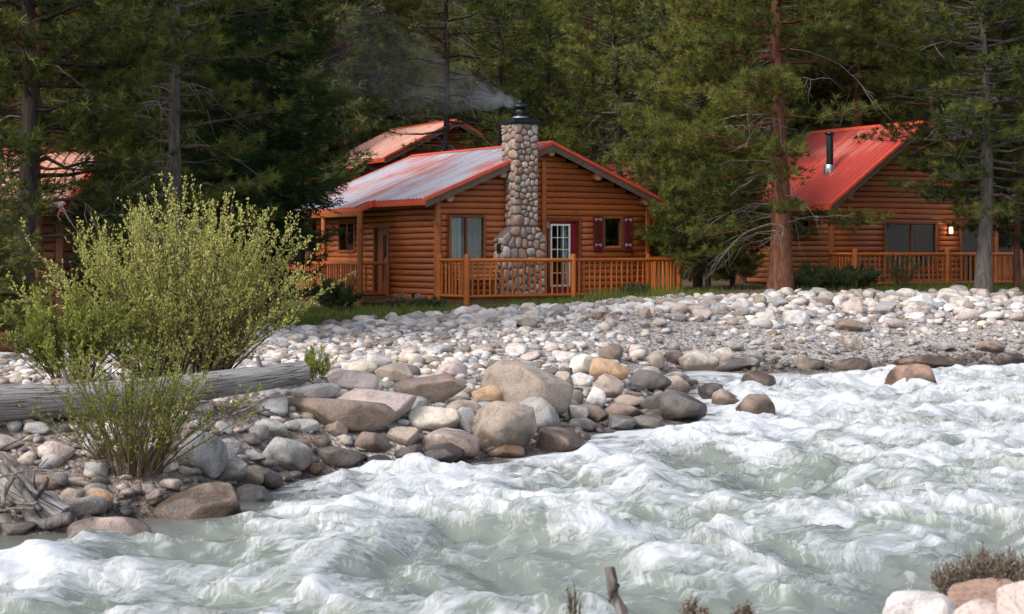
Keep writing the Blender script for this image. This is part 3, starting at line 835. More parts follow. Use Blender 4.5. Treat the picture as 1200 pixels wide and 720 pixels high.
def stone_face(poly, n, to3d, nrm, seed, parent):
    nrm = Vector(nrm)
    for c in voronoi_cells(poly, n, seed):
        for _ in range(2):                                   # round the corners
            q = np.roll(c, -1, 0); c = np.stack([0.78 * c + 0.22 * q, 0.22 * c + 0.78 * q], 1).reshape(-1, 2)
        if len(c) > 20: c = c[::2]
        ctr = c.mean(0); k = len(c); vs = []
        rr = random.uniform(0.85, 1.25)
        C3 = to3d(*ctr)
        size = np.sqrt(((c - ctr) ** 2).sum(1)).mean()
        gap = max(0.84, 1 - 0.012 / size)
        for sc, hh in ((gap, -0.01), (gap * 0.975, 0.022), (gap * 0.84, 0.038 * rr), (gap * 0.5, 0.047 * rr)):
            for p in ctr + (c - ctr) * sc:
                j = random.uniform(-0.006, 0.006) if hh > 0.03 else 0
                vs.append(to3d(*p) + nrm * (hh + j) - C3)
        vs.append(nrm * 0.049 * rr)
        f = [(r_ * k + i, r_ * k + (i + 1) % k, (r_ + 1) * k + (i + 1) % k, (r_ + 1) * k + i) for r_ in range(3) for i in range(k)]
        f += [(3 * k + i, 3 * k + (i + 1) % k, 4 * k) for i in range(k)]
        me = py_mesh('stone', vs, f, True)
        bm = bmesh.new(); bm.from_mesh(me); bmesh.ops.recalc_face_normals(bm, faces=bm.faces)
        if sum((fc.normal.dot(nrm) for fc in bm.faces)) < 0: bmesh.ops.reverse_faces(bm, faces=bm.faces)
        bm.to_mesh(me); bm.free()
        o = link('stone', me, parent, M['chim_stone'], C3)
        t = random.choice(STONE_TONES); g = random.uniform(0.85, 1.2)
        o.color = (t[0] * g, t[1] * g, t[2] * g, 1)
UL, UR, BL, BR = 2.19, 3.00, 1.80, 3.30          # shaft and base, along the wall
VF, VB = -0.60, 0.12
ZB, ZS0, ZS1, ZT = -0.1, 1.80, 2.12, 5.06
g_ = 0.03
def prism(name, pts, y0, y1, mat, parent): return sloped_box(name, parent, mat, pts, y0, y1)
prism('mortar_core', [(BL + g_, ZB), (BR - g_, ZB), (BR - g_, ZS0), (UR - g_, ZS1), (UR - g_, ZT), (UL + g_, ZT), (UL + g_, ZS1), (BL + g_, ZS0)], VF + g_, -0.07, 'mortar', chim)
prism('mortar_core', [(UL + g_, 3.2), (UR - g_, 3.2), (UR - g_, ZT), (UL + g_, ZT)], -0.07, VB, 'mortar', chim)
fr = lambda a, b: Vector((a, VF + g_, b))
stone_face([(BL, ZB), (BR, ZB), (BR, ZS0), (UR, ZS1), (UL, ZS1), (BL, ZS0)], 52, fr, (0, -1, 0), 1, chim)
stone_face([(UL, ZS1), (UR, ZS1), (UR, ZT), (UL, ZT)], 60, fr, (0, -1, 0), 3, chim)
lf = lambda a, b: Vector((UL + g_, a, b)); rf = lambda a, b: Vector((UR - g_, a, b))
stone_face([(VF, ZS1), (-0.07, ZS1), (-0.07, ZT), (VF, ZT)], 36, lf, (-1, 0, 0), 4, chim)
stone_face([(-0.07, 3.6), (VB, 3.6), (VB, ZT), (-0.07, ZT)], 16, lf, (-1, 0, 0), 5, chim)
stone_face([(VF, ZS1), (-0.07, ZS1), (-0.07, ZT), (VF, ZT)], 30, rf, (1, 0, 0), 6, chim)
stone_face([(VF, ZB), (-0.07, ZB), (-0.07, ZS0), (VF, ZS0)], 18, lambda a, b: Vector((BL + g_, a, b)), (-1, 0, 0), 7, chim)
stone_face([(VF, ZB), (-0.07, ZB), (-0.07, ZS0), (VF, ZS0)], 16, lambda a, b: Vector((BR - g_, a, b)), (1, 0, 0), 8, chim)
bar('cap_slab', chim, 'black', UL - 0.06, UR + 0.06, VF - 0.06, VB + 0.06, ZT, ZT + 0.09, 0.01)
bar('cap_slab', chim, 'black', UL - 0.01, UR + 0.01, VF - 0.01, VB + 0.01, ZT + 0.09, ZT + 0.15, 0.01)
fl = (2.60, -0.24)
cyl_between('flue_collar', (*fl, ZT + 0.15), (*fl, ZT + 0.22), 0.22, 'galv', chim, 16)
cyl_between('flue_pipe', (*fl, ZT + 0.22), (*fl, ZT + 0.46), 0.15, 'flue', chim, 16)
cyl_between('flue_cap', (*fl, ZT + 0.45), (*fl, ZT + 0.58), 0.20, 'flue', chim, 16)
cyl_between('flue_cap', (*fl, ZT + 0.58), (*fl, ZT + 0.63), 0.14, 'flue', chim, 16)
bar('outlet_box', chim, 'black', BL - 0.06, BL + 0.05, VF + 0.1, VF + 0.25, 1.35, 1.62, 0.01)
# roof vent on the far slope
vz = zr - SL * 1.55
cyl_between('vent_pipe', (W / 2 + 1.55, 3.0, vz - 0.1), (W / 2 + 1.55, 3.0, vz + 0.55), 0.11, 'galv', cab, 12)
cyl_between('vent_cap', (W / 2 + 1.55, 3.0, vz + 0.55), (W / 2 + 1.55, 3.0, vz + 0.68), 0.16, 'flue', cab, 12)

# bench on the deck under the curtained window, boots by the side wall
Mc = Matrix.Translation((-2.1, 47.94, ZG)) @ Matrix.Rotation(0.56, 4, 'Z')
def world_of(u, v, z): return Mc @ Vector((u, v, z))
bn = empty('wooden_bench', world_of(0.95, -0.45, 0.2), 0.56, label='pale wooden slatted bench on the deck under the curtained window', cat='bench')
for k in range(4): bar('slat', bn, 'pale_wood', -0.72, 0.72, -0.02, 0.02, 0.48 + k * 0.12, 0.57 + k * 0.12, 0.006)
for k in range(4): bar('seat_slat', bn, 'pale_wood', -0.72, 0.72, -0.46 + k * 0.11, -0.37 + k * 0.11, 0.41, 0.445, 0.006)
for x in (-0.66, 0.66):
    bar('leg', bn, 'pale_wood', x - 0.035, x + 0.035, -0.46, -0.40, 0, 0.62, 0.006); bar('leg', bn, 'pale_wood', x - 0.035, x + 0.035, 0.022, 0.07, 0, 0.92, 0.006)
    bar('armrest', bn, 'pale_wood', x - 0.05, x + 0.05, -0.47, 0.02, 0.62, 0.66, 0.006)
def boot(u, v, lab, lightc):
    b = empty('boot', world_of(u, v, 0), 0.56 + math.pi / 2, label=lab, cat='boot')
    b.location.z = gh(b.location.x, b.location.y) + 0.03
    v_ = []; f_ = []
    rings = [(0.0, 0.05, -0.12, 0.12), (0.06, 0.052, -0.12, 0.12), (0.11, 0.048, -0.115, 0.05), (0.2, 0.046, -0.11, 0.0), (0.28, 0.05, -0.115, 0.005)]
    for z, wy, a, c in rings:
        for k in range(10):
            t = 2 * math.pi * k / 10
            v_.append(((a + c) / 2 + (c - a) / 2 * math.cos(t), wy * math.sin(t), z))
    for r_ in range(4):
        for k in range(10): f_.append((r_ * 10 + k, r_ * 10 + (k + 1) % 10, r_ * 10 + 10 + (k + 1) % 10, r_ * 10 + 10 + k))
    f_.append(tuple(range(10))[::-1])
    link('upper', py_mesh('upper', v_, f_, True), b, M[lightc]); bar('sole', b, 'black', -0.12, 0.125, -0.052, 0.052, -0.025, 0.005, 0.008)
boot(-0.2, 1.1, 'black boot standing against the log side wall, nearer the porch', 'black')
boot(-0.2, 0.75, 'grey boot standing against the log side wall, beside the black one', 'galv')

# ------------------------------------------------------------------ the other cabins
def simple_cabin(label, loc, yaw, W, L, ze, zr, e, o, logmat, side_mat, roof_l, roof_r, f_open=(), s_open=(), wing=None, rails=None, back=True, trim='trim_red', fascia='fascia'):
    c = empty('log_cabin', loc, yaw, label=label, cat='cabin')
    f = log_wall(c, (0, 0, 0), 0, W, 0, zr, topf(W, ze, zr, e), [q[:4] for q in f_open], logmat)
    for q in f_open: window(f, *q[:4], **(q[4] if len(q) > 4 else {}))
    sl = (zr - ze) / (W / 2 + e)
    s = log_wall(c, (0, L, 0), -math.pi / 2, L - 0.09, 0, ze + sl * e - 0.1, lambda x: 99, [(L - q[1], L - q[0], q[2], q[3]) for q in s_open], side_mat)
    for q in s_open: window(s, L - q[1], L - q[0], q[2], q[3], **(q[4] if len(q) > 4 else {}))
    sloped_box('wall', c, logmat, [(W - 0.14, 0), (W, 0), (W, ze), (W - 0.14, ze)], 0.1, L)
    sloped_box('wall', c, logmat, [(0.15, 0), (W - 0.15, 0), (W - 0.15, ze), (W / 2, zr - 0.25), (0.15, ze)], L - 0.15, L)
    bar('floor', c, 'deck', 0.14, W - 0.15, 0.14, L - 0.16, 0.03, 0.1)
    for x in (-0.07, W - 0.07): bar('corner_post', c, logmat, x, x + 0.14, -0.085, 0.075, -0.2, ze + 0.1, 0.02)
    gable_roof(c, W, L, ze, zr, e, o, roof_l, roof_r, wing, trim, fascia)
    for u in (0.4, W / 2, W - 0.4):
        zz = zr - sl * abs(u - W / 2) - 0.27
        cyl_between('purlin', (u, 0.1, zz), (u, -o + 0.06, zz), 0.12, logmat, c, 10)
    return c
rc = simple_cabin('steep red-roofed log cabin with steel flue, behind the pines on the right', (10.1, 54, 1.55), 0.5, 7.0, 4.9, 2.52, 5.25, 0.4, 0.5, 'log', 'log_sunlit', 'roof_red', 'roof_red',
                  [(2.2, 4.3, 0.55, 1.95, dict(split=3.3, curtains=[(2.25, 2.5, 'curtain_dim')])), (5.46, 6.25, 0.1, 2.0, dict(name='door', fw=0.1))], [(1.05, 1.75, 1.55, 2.2)])
railing(rc, [(-0.1, -0.1), (-0.38, -1.6), (3.37, -1.6), (6.5, -1.6), (6.5, -0.1)], 0.97, 0.06, [(-0.38, -1.6), (3.37, -1.6), (6.5, -1.6)], spacing=0.19)
deck(rc, -0.3, 6.5, -1.56, -0.09, 0.05)
slr = (5.25 - 2.52) / 3.9
pz = 2.52 + slr * (0.4 + 1.25)
cyl_between('flue_collar', (1.25, 1.6, pz - 0.25), (1.25, 1.6, pz + 0.22), 0.2, 'galv', rc, 14)
cyl_between('flue_pipe', (1.25, 1.6, pz), (1.25, 1.6, pz + 1.2), 0.115, 'flue', rc, 14)
cyl_between('flue_cap', (1.25, 1.6, pz + 1.2), (1.25, 1.6, pz + 1.3), 0.15, 'flue', rc, 14)
m = MN('lit_lamp_glass'); m.set('Base Color', (1, 0.7, 0.35)); m.set('Emission Color', (1.0, 0.55, 0.2)); m.b.inputs['Emission Strength'].default_value = 5; M['lamp'] = m.m
def wall_lamp(parent, x, z, power):
    l = empty('wall_lamp', (x, -0.09, z), 0, parent)
    bar('bracket', l, 'black', -0.05, 0.05, -0.10, 0.03, 0.13, 0.17, 0.004); bar('bracket', l, 'black', -0.05, 0.05, -0.01, 0.03, -0.16, 0.13, 0.004)
    cyl_between('lamp_glass', (0, -0.09, -0.1), (0, -0.09, 0.1), 0.055, 'lamp', l, 10)
    ld = bpy.data.lights.new('lamp_light', 'POINT'); ld.energy = power; ld.color = (1, 0.6, 0.28); ld.shadow_soft_size = 0.06
    lo = bpy.data.objects.new('lamp_light', ld); col.objects.link(lo); lo.parent = l; lo.location = (0, -0.2, 0)
wall_lamp(rc, 4.86, 1.75, 2.5)
simple_cabin('faded pink-roofed log cabin up the slope behind the main cabin', (-5.24, 73.6, 4.0), 0.5, 6.0, 6.0, 2.6, 4.35, 0.5, 0.5, 'log', 'log', 'roof_pink', 'roof_pink', [(1.2, 2.2, 1.0, 2.0)], [], wing=(1.6, 0.9), fascia='fascia')
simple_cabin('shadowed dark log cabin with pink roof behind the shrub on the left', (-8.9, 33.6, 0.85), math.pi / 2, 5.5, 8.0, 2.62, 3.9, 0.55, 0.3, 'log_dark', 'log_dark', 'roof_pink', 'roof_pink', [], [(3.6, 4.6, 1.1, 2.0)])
mc = simple_cabin('half-hidden log cabin between the main cabin and the right pines', (3.5, 66, 1.55), 0.5, 7.0, 5.0, 2.5, 4.7, 0.5, 0.5, 'log', 'log', 'roof_red', 'roof_red', [(5.05, 5.75, 0.8, 2.0, dict(muntins=(3, 3))), (3.0, 3.7, 0.9, 1.9)], [])
railing(mc, [(2.5, -1.4), (7.2, -1.4)], 0.75, 0.0, [(4.2, -1.4), (7.2, -1.4)], spacing=0.2)
wall_lamp(mc, 4.1, 1.55, 4)

# ------------------------------------------------------------------ trees
def unit(v): return v / np.maximum(np.linalg.norm(v, axis=-1, keepdims=True), 1e-9)
def needle_tufts(pos, dirs, size, per, width, spread, tint, r, axial=0.5):
    """every tuft: 'per' thin triangles fanned about its twig direction"""
    n = len(pos)
    d = unit(dirs)
    ref = np.where(np.abs(d[:, 2:3]) > 0.9, np.array([[1.0, 0, 0]]), np.array([[0, 0, 1.0]]))
    a = unit(np.cross(d, ref)); b = np.cross(d, a)
    ph = r.uniform(0, 2 * np.pi, (n, per)); th = r.uniform(spread[0], spread[1], (n, per))
    ln = size[:, None] * r.uniform(0.7, 1.15, (n, per))
    rad = np.cos(ph)[..., None] * a[:, None] + np.sin(ph)[..., None] * b[:, None]
    nd = np.cos(th)[..., None] * d[:, None] + np.sin(th)[..., None] * rad
    st = pos[:, None] + d[:, None] * (size[:, None] * r.uniform(-axial, axial, (n, per)))[..., None]
    tip = st + nd * ln[..., None]
    side = unit(np.cross(nd, r.normal(size=(n, per, 3)))) * (width * ln)[..., None] * 0.5
    mid = st + nd * (ln * 0.35)[..., None]
    V = np.stack([st + side, tip, st - side], 2).reshape(-1, 3)
    F = np.arange(n * per * 3).reshape(-1, 3)
    T = np.repeat(tint, per * 3)
    return V, F, T

def tubes(paths, sides=4):
    """paths: list of (pts (k,3), radii (k,)) -> verts, quads"""
    V = []; F = []; base = 0
    for pts, rad in paths:
        pts = np.asarray(pts, float); rad = np.asarray(rad, float); k = len(pts)
        t = unit(np.gradient(pts, axis=0))
        ref = np.array([0.0, 0, 1]) if abs(t[0, 2]) < 0.9 else np.array([1.0, 0, 0])
        a = unit(np.cross(t, ref)); b = np.cross(t, a)
        an = 2 * np.pi * np.arange(sides) / sides
        ring = pts[:, None] + rad[:, None, None] * (np.cos(an)[None, :, None] * a[:, None] + np.sin(an)[None, :, None] * b[:, None])
        V.append(ring.reshape(-1, 3))
        i = np.arange(k - 1)[:, None] * sides; j = np.arange(sides)[None]
        q = np.stack([i + j, i + (j + 1) % sides, i + sides + (j + 1) % sides, i + sides + j], -1).reshape(-1, 4) + base
        F.append(q); base += k * sides
    return np.concatenate(V), np.concatenate(F)

def pine_proto(seed, H, r0, hb, reach, nbr, twigs, tuft, per, width=0.10, droop=0.0, clear=0.35, wood='bark_grey', needles='pine', dead=0, spruce=False, lean=0.0, sides=10, keep=None, tint_mid=0.45):
    """returns (trunk mesh, crown mesh, dead-branch mesh or None)"""
    r = np.random.default_rng(seed)
    zt = np.linspace(0, H, 16)
    bend = np.stack([lean * (zt / H) + 0.06 * np.sin(zt * 0.7 + seed), 0.06 * np.cos(zt * 0.55 + seed), zt], 1)
    bend[:, :2] -= bend[0, :2]
    rad = r0 * (1 - zt / H * 0.95) ** 1.25 * (1 + 0.35 * np.exp(-zt / 0.5))
    zt0 = bend.copy(); zt0[0, 2] -= 0.4
    paths = [(zt0, rad)]
    tv, tf = tubes(paths, sides)
    limb = []; P = []; D = []; Sz = []; Ti = []
    def tp(z): return np.array([np.interp(z, zt, bend[:, 0]), np.interp(z, zt, bend[:, 1]), z])
    az = r.uniform(0, 6.28)
    for i in range(nbr):
        f = max(0.0, (i + r.uniform(-0.3, 0.3)) / nbr)
        z = hb + (H - hb) * (f ** 0.9)
        if z > H - 0.1: continue
        az += 2.4 + r.uniform(-0.5, 0.5)
        if keep is not None and not keep(az % (2 * np.pi), z): continue
        f2 = (z - hb) / (H - hb)
        if spruce: ln = reach * (1 - f2) ** 0.85 * min(1, 0.5 + f2 * 3.2) * r.uniform(0.8, 1.1) + 0.15
        else: ln = reach * (1 - f2 ** 1.8) * min(1, 0.55 + f2 * 1.8) * r.uniform(0.55, 1.1) + 0.2
        up = (0.35 * f2 - droop * (1 - f2)) + r.uniform(-0.12, 0.12)
        t = np.linspace(0, 1, 7)
        dirh = np.array([np.cos(az), np.sin(az), 0])
        curve = (0.22 if not spruce else 0.30) * (t ** 2)
        pts = tp(z)[None] + dirh[None] * (ln * t)[:, None] + np.array([0, 0, 1.0])[None] * (ln * (up * t + curve * (1 if not spruce else 0.6) - (0.12 * np.sin(t * 3) if spruce else 0)))[:, None]
        pts[1:-1] += r.normal(0, 0.03 * ln, (5, 3)) * 0.5
        br = np.interp(t, [0, 1], [max(0.012, 0.018 * ln + 0.01), 0.004])
        limb.append((pts, br))
        nt = max(4, int(twigs * ln / reach * r.uniform(0.8, 1.2)))
        tm = np.clip(tint_mid + r.normal(0, 0.12) + 0.12 * f2, 0, 1)
        perp = np.array([-dirh[1], dirh[0], 0])
        for k in range(nt):
            s = clear + (1 - clear) * (k + r.uniform(0, 1)) / nt
            base = np.array([np.interp(s, t, pts[:, j]) for j in range(3)])
            tl = (0.16 + 0.42 * (1 - s) + 0.1 * r.uniform()) * min(ln, 2.2) * r.uniform(0.5, 1.0)
            sg = 1 if k % 2 else -1
            dd = dirh * r.uniform(0.5, 1.0) + perp * sg * r.uniform(0.3, 1.1) + np.array([0, 0, 1]) * (r.uniform(-0.15, 0.45) if not spruce else r.uniform(-0.45, 0.1))
            dd = dd / np.linalg.norm(dd)
            if spruce:
                m_ = max(2, int(tl / (tuft * 0.85)))
                for q in range(m_):
                    P.append(base + dd * tl * (q + 0.5) / m_); D.append(dd); Sz.append(tuft * r.uniform(0.8, 1.15)); Ti.append(tm + r.normal(0, 0.10) + 0.22 * (s * (q + 1) / m_ - 0.4))
            else:
                end = base + dd * tl
                P.append(end); D.append(dd + np.array([0, 0, 0.35])); Sz.append(tuft * r.uniform(0.8, 1.2)); Ti.append(tm + r.normal(0, 0.17) + 0.16 * s)
                if tl > 0.3:
                    for q in range(1 + int(tl > 0.55)):
                        off = dd * tl * r.uniform(0.45, 0.85) + r.normal(0, 0.09, 3)
                        P.append(base + off); D.append(dd + r.normal(0, 0.4, 3) + np.array([0, 0, 0.4])); Sz.append(tuft * r.uniform(0.7, 1.1)); Ti.append(tm + r.normal(0, 0.15) - 0.12)
                if tl > 0.25: limb.append((np.stack([base, base + dd * tl * 0.55 + [0, 0, -0.02], end]), np.array([0.010, 0.007, 0.004])))
        P.append(pts[-1]); D.append(dirh + [0, 0, 0.5]); Sz.append(tuft); Ti.append(tm + 0.1)
    P = np.array(P); D = np.array(D); Sz = np.array(Sz); Ti = np.clip(np.array(Ti), 0, 1)
    spread = (0.15, 1.45) if not spruce else (0.35, 1.0)
    cv, cf, ct = needle_tufts(P, D, Sz, per, width, spread, Ti, r, 0.22 if not spruce else 0.6)
    lv, lf_ = tubes(limb, 3)
    tv2 = np.concatenate([tv, lv]); tf2 = np.concatenate([tf, lf_ + len(tv)])
    trunk = np_mesh('trunk', tv2, tf2); trunk.materials.append(M[wood])
    crown = np_mesh('crown', cv, cf, False, {'tint': ct}); crown.materials.append(M[needles])
    dm = None
    if dead:
        dp = []
        for i in range(dead):
            z = r.uniform(1.2, hb + (H - hb) * 0.65); a = r.uniform(0, 6.28)
            ln = reach * r.uniform(0.22, 0.72); dirh = np.array([np.cos(a), np.sin(a), 0.0])
            t = np.linspace(0, 1, 7)
            sag = r.uniform(0.1, 0.55)
            pts = tp(z)[None] + dirh[None] * (ln * t)[:, None] + np.array([0, 0, 1.0])[None] * (ln * (0.25 * t - sag * t ** 2 * 1.5))[:, None] + r.normal(0, 0.03, (7, 3))
            dp.append((pts, np.interp(t, [0, 1], [0.022, 0.006])))
            for q in range(r.integers(3, 8)):
                s = r.uniform(0.3, 0.95); b0 = np.array([np.interp(s, t, pts[:, j]) for j in range(3)])
                dd = dirh * r.uniform(-0.1, 0.9) + r.normal(0, 0.45, 3) + np.array([0, 0, -0.55])
                l2 = r.uniform(0.25, 0.9)
                tw = b0[None] + dd[None] * (l2 * np.linspace(0, 1, 4))[:, None] + r.normal(0, 0.035, (4, 3)) * np.linspace(0, 1, 4)[:, None]
                dp.append((tw, np.linspace(0.009, 0.004, 4)))
        dv, df = tubes(dp, 3)
        dm = np_mesh('dead_branches', dv, df); dm.materials.append(M['twig_grey'])
    return trunk, crown, dm

def plant_tree(name, proto, x, y, rot, label, group=None, scale=1.0, z=None, sink=0.05):
    t = empty(name, (x, y, (gh(x, y) if z is None else z) - sink), rot, None, label, 'tree', group)
    t.scale = (scale, scale, scale)
    link('trunk', proto[0], t); link('crown', proto[1], t)
    if proto[2] is not None: link('dead_branches', proto[2], t, kind='stuff')
    return t
def tree_at(name, proto, px, Y, rot, label, group=None, scale=1.0):
    return plant_tree(name, proto, (px - 600) / FPX * Y, Y, rot, label, group, scale)

# individual trees one can name
pA = pine_proto(101, 15, 0.33, 1.5, 3.7, 135, 44, 0.20, 22, droop=0.4, clear=0.22, keep=lambda a, z: not (z < 6.3 and math.cos(a + 0.25) > 0.25 and int(a * 997) % 6), wood='bark_red', dead=46, lean=-0.2)
tree_at('pine_tree', pA, 914, 47.2, 0.4, 'broad pine with thick red-brown trunk and grey dead twigs before the right cabin')
pB = pine_proto(102, 14, 0.24, 2.3, 4.0, 150, 42, 0.20, 20, clear=0.22, droop=0.28, tint_mid=0.52, wood='bark_grey', dead=10)
tree_at('pine_tree', pB, 1152, 48.6, 2.1, 'grey-trunked pine standing in front of the right cabin railing')
pC = pine_proto(103, 16, 0.165, 1.8, 2.4, 110, 24, 0.18, 22, droop=0.15, wood='bark_grey', dead=50)
tree_at('pine_tree', pC, 210, 34.5, 1.0, 'slender straight pine with bare grey trunk and dead twigs above the shrub')
pD = pine_proto(104, 15, 0.24, 0.8, 2.35, 260, 30, 0.15, 10, spruce=True, width=0.16, droop=0.25, clear=0.15, wood='bark_dark', needles='spruce')
tree_at('spruce_tree', pD, 303, 40.0, 0.3, 'dense dark spruce reaching the ground beside the cabin porch')
pE = pine_proto(105, 9, 0.14, 0.9, 2.9, 100, 44, 0.20, 22, clear=0.2, droop=0.3, wood='bark_dark', needles='pine', dead=12, tint_mid=0.62)
tree_at('pine_tree', pE, 818, 52.5, 0.2, 'bushy yellow-green pine right of the main cabin')
tree_at('pine_tree', pE, 830, 50.0, 2.6, 'smaller bushy green pine just right of the deck end of the main cabin', scale=0.58)
tree_at('pine_tree', pE, 858, 50.8, 4.4, 'low bushy green pine left of the thick red-brown trunk', scale=0.55)
pF = pine_proto(106, 17, 0.16, 3.5, 3.0, 50, 16, 0.19, 10, droop=0.2, wood='bark_dark', dead=70, clear=0.6)
tree_at('pine_tree', pF, 521, 62.0, 1.7, 'sparse half-dead pine rising behind the silver roof')
pG = pine_proto(107, 4.6, 0.10, 0.9, 1.5, 110, 22, 0.11, 12, spruce=True, width=0.18, droop=0.15, clear=0.1, wood='bark_grey', needles='spruce_pale')
tree_at('spruce_tree', pG, -14, 27.0, 0.5, 'small pale yellow-green spruce at the left edge', scale=0.70)
pH = pine_proto(108, 17, 0.21, 1.6, 3.2, 140, 32, 0.20, 18, droop=0.15, wood='bark_dark', dead=14)
tree_at('pine_tree', pH, 26, 30.5, 2.9, 'thick dark-trunked pine at the far left before the shadowed cabin')
pI = pine_proto(109, 15, 0.11, 2.2, 2.4, 100, 26, 0.19, 18, droop=0.15, wood='bark_red', dead=16)
tree_at('pine_tree', pI, 49, 31.5, 0.6, 'thin reddish-trunked pine next to the thick dark trunk on the left')
tree_at('pine_tree', pH, 106, 37.5, 1.1, 'dark pine standing behind the left cabin roof', scale=0.95)
tree_at('pine_tree', pA, 1225, 52.0, 3.3, 'large dark pine overhanging the right edge')
tree_at('pine_tree', pI, 1192, 51.0, 4.0, 'thin trunk pine behind the right end of the railing')
pJ = pine_proto(110, 18, 0.20, 5.5, 3.0, 120, 32, 0.22, 15, wood='bark_red', dead=14, tint_mid=0.5)
tree_at('pine_tree', pJ, 403, 60.0, 0.9, 'tall pine with reddish trunk left of the pink roof')
pK = pine_proto(111, 18, 0.17, 3.0, 3.1, 120, 30, 0.22, 15, wood='bark_dark', dead=12, lean=-0.5, tint_mid=0.5)
tree_at('pine_tree', pK, 727, 62.0, 0.0, 'dark leaning pine trunk rising behind the right roof slope')
tree_at('pine_tree', pK, 583, 68.0, 3.6, 'straight dark pine directly behind the chimney')
tree_at('pine_tree', pA, 1010, 63.0, 5.0, 'broad pine behind the steep red roof', scale=1.05)
tree_at('pine_tree', pJ, 1095, 60.0, 2.2, 'tall pine right of the steep red gable')
tree_at('pine_tree', pJ, 870, 58.0, 4.4, 'tall pine behind the broad red-trunked one', scale=0.95)
tree_at('spruce_tree', pD, 262, 47.0, 2.0, 'dark spruce behind the slender bare-trunked pine', scale=0.95)
tree_at('spruce_tree', pD, 350, 60.0, 4.0, 'dark spruce left of the reddish-trunked pine', scale=0.95)
tree_at('pine_tree', pH, 165, 43.0, 4.2, 'dark pine behind the willow shrub', scale=0.95)

# the forest behind: countable trees of a few kinds
bgp = [pine_proto(201 + k, 17 + k, 0.17, 1.8, 3.1, 130, 26, 0.25, 11, width=0.14, wood='bark_dark' if k % 2 else 'bark_red', needles='pine_bg', dead=10 if k % 2 else 0) for k in range(3)]
bgp.append(pine_proto(210, 16, 0.17, 0.6, 2.4, 200, 18, 0.22, 8, spruce=True, width=0.2, droop=0.2, clear=0.12, wood='bark_dark', needles='pine_bg'))
r = np.random.default_rng(5)
placed = []
def clear_of(x, y):
    for (cx, cy, rr) in ((-4.5, 77, 5.2), (-11, 71, 4.5), (-16, 67, 4.5), (6, 70, 5.0), (12.5, 58, 5.5), (1, 53, 7.0), (-11, 36, 5.5)):
        if (x - cx) ** 2 + (y - cy) ** 2 < rr * rr: return False
    return all((x - a) ** 2 + (y - b) ** 2 > 2.3 ** 2 for a, b in placed)
def fregion(x, y):
    px = 600 + FPX * x / y
    place = ['beyond the left edge', 'above the shadowed left cabin', 'behind the slender bare-trunked pine', 'above the porch spruce', 'above the faded pink roof', 'above the silver roof', 'above the stone chimney', 'above the right roof slope',
             'behind the bushy yellow-green pine', 'behind the thick red-trunked pine', 'above the steep red roof', 'behind the grey-trunked pine', 'beyond the right edge'][int(np.digitize(px, [0, 120, 240, 400, 490, 580, 650, 750, 850, 950, 1090, 1200]))]
    row = 'in the front forest rows' if y < 72 else ('in the middle forest rows' if y < 92 else 'deep in the forest')
    return place, row
FOREST = {0: 'stout reddish-trunked pine', 1: 'dark-trunked pine', 2: 'tall reddish-trunked pine', 3: 'pointed spruce'}
for (ya, yb, n, sp) in ((56, 72, 20, 1.25), (72, 92, 34, 1.2), (92, 125, 44, 1.2)):
    c = 0; tries = 0
    while c < n and tries < 4000:
        tries += 1
        y = r.uniform(ya, yb); x = r.uniform(-0.3 * y * sp, 0.3 * y * sp)
        if not clear_of(x, y): continue
        if y < 72 and -0.10 < x / y < 0.10: continue
        if y < 80 and -0.095 < x / y < -0.015: continue
        placed.append((x, y)); k = int(r.integers(0, 4)); c += 1
        plant_tree('spruce_tree' if k == 3 else 'pine_tree', bgp[k], x, y, r.uniform(0, 6.28), '%s %s, %s' % ((FOREST[k],) + fregion(x, y)), 'forest trees behind the cabins', r.uniform(0.85, 1.2))

# ------------------------------------------------------------------ stones
def ico(sub):
    bm = bmesh.new(); bmesh.ops.create_icosphere(bm, subdivisions=sub, radius=1.0)
    v = np.array([x.co[:] for x in bm.verts]); f = np.array([[q.index for q in p.verts] for p in bm.faces]); bm.free()
    return v, f
ICO = {k: ico(k) for k in (1, 2, 3, 4)}
def rock_verts(sub, seed, cuts=9, rough=0.10, square=0.15):
    r = np.random.default_rng(seed)
    v, f = ICO[sub]; p = v.copy()
    p = np.sign(p) * np.abs(p) ** (1 - square)
    p /= np.abs(p).max(0)
    d = r.uniform(-3, 3, 6)
    n1 = fbm(v[:, 0] * 0.9 + d[0] + v[:, 2] * 0.6, v[:, 1] * 0.9 + d[1] - v[:, 2] * 0.5, int(seed) % 60, 3)
    n2 = fbm(v[:, 0] * 2.6 + d[2] + v[:, 2] * 1.4, v[:, 1] * 2.6 + d[3] - v[:, 2] * 1.6, int(seed) % 60 + 70, 3)
    p *= (1 + rough * 2.0 * n1 + rough * 0.5 * n2)[:, None]
    for _ in range(cuts):
        nn = unit(r.normal(size=3)); h = r.uniform(0.55, 0.9)
        e = p @ nn - h
        p = p - np.where(e > 0, e * 0.88, 0)[:, None] * nn
    lo, hi = p.min(0), p.max(0)
    return (p - (lo + hi) / 2) / (hi - lo) * 2, f            # fits the -1..1 box

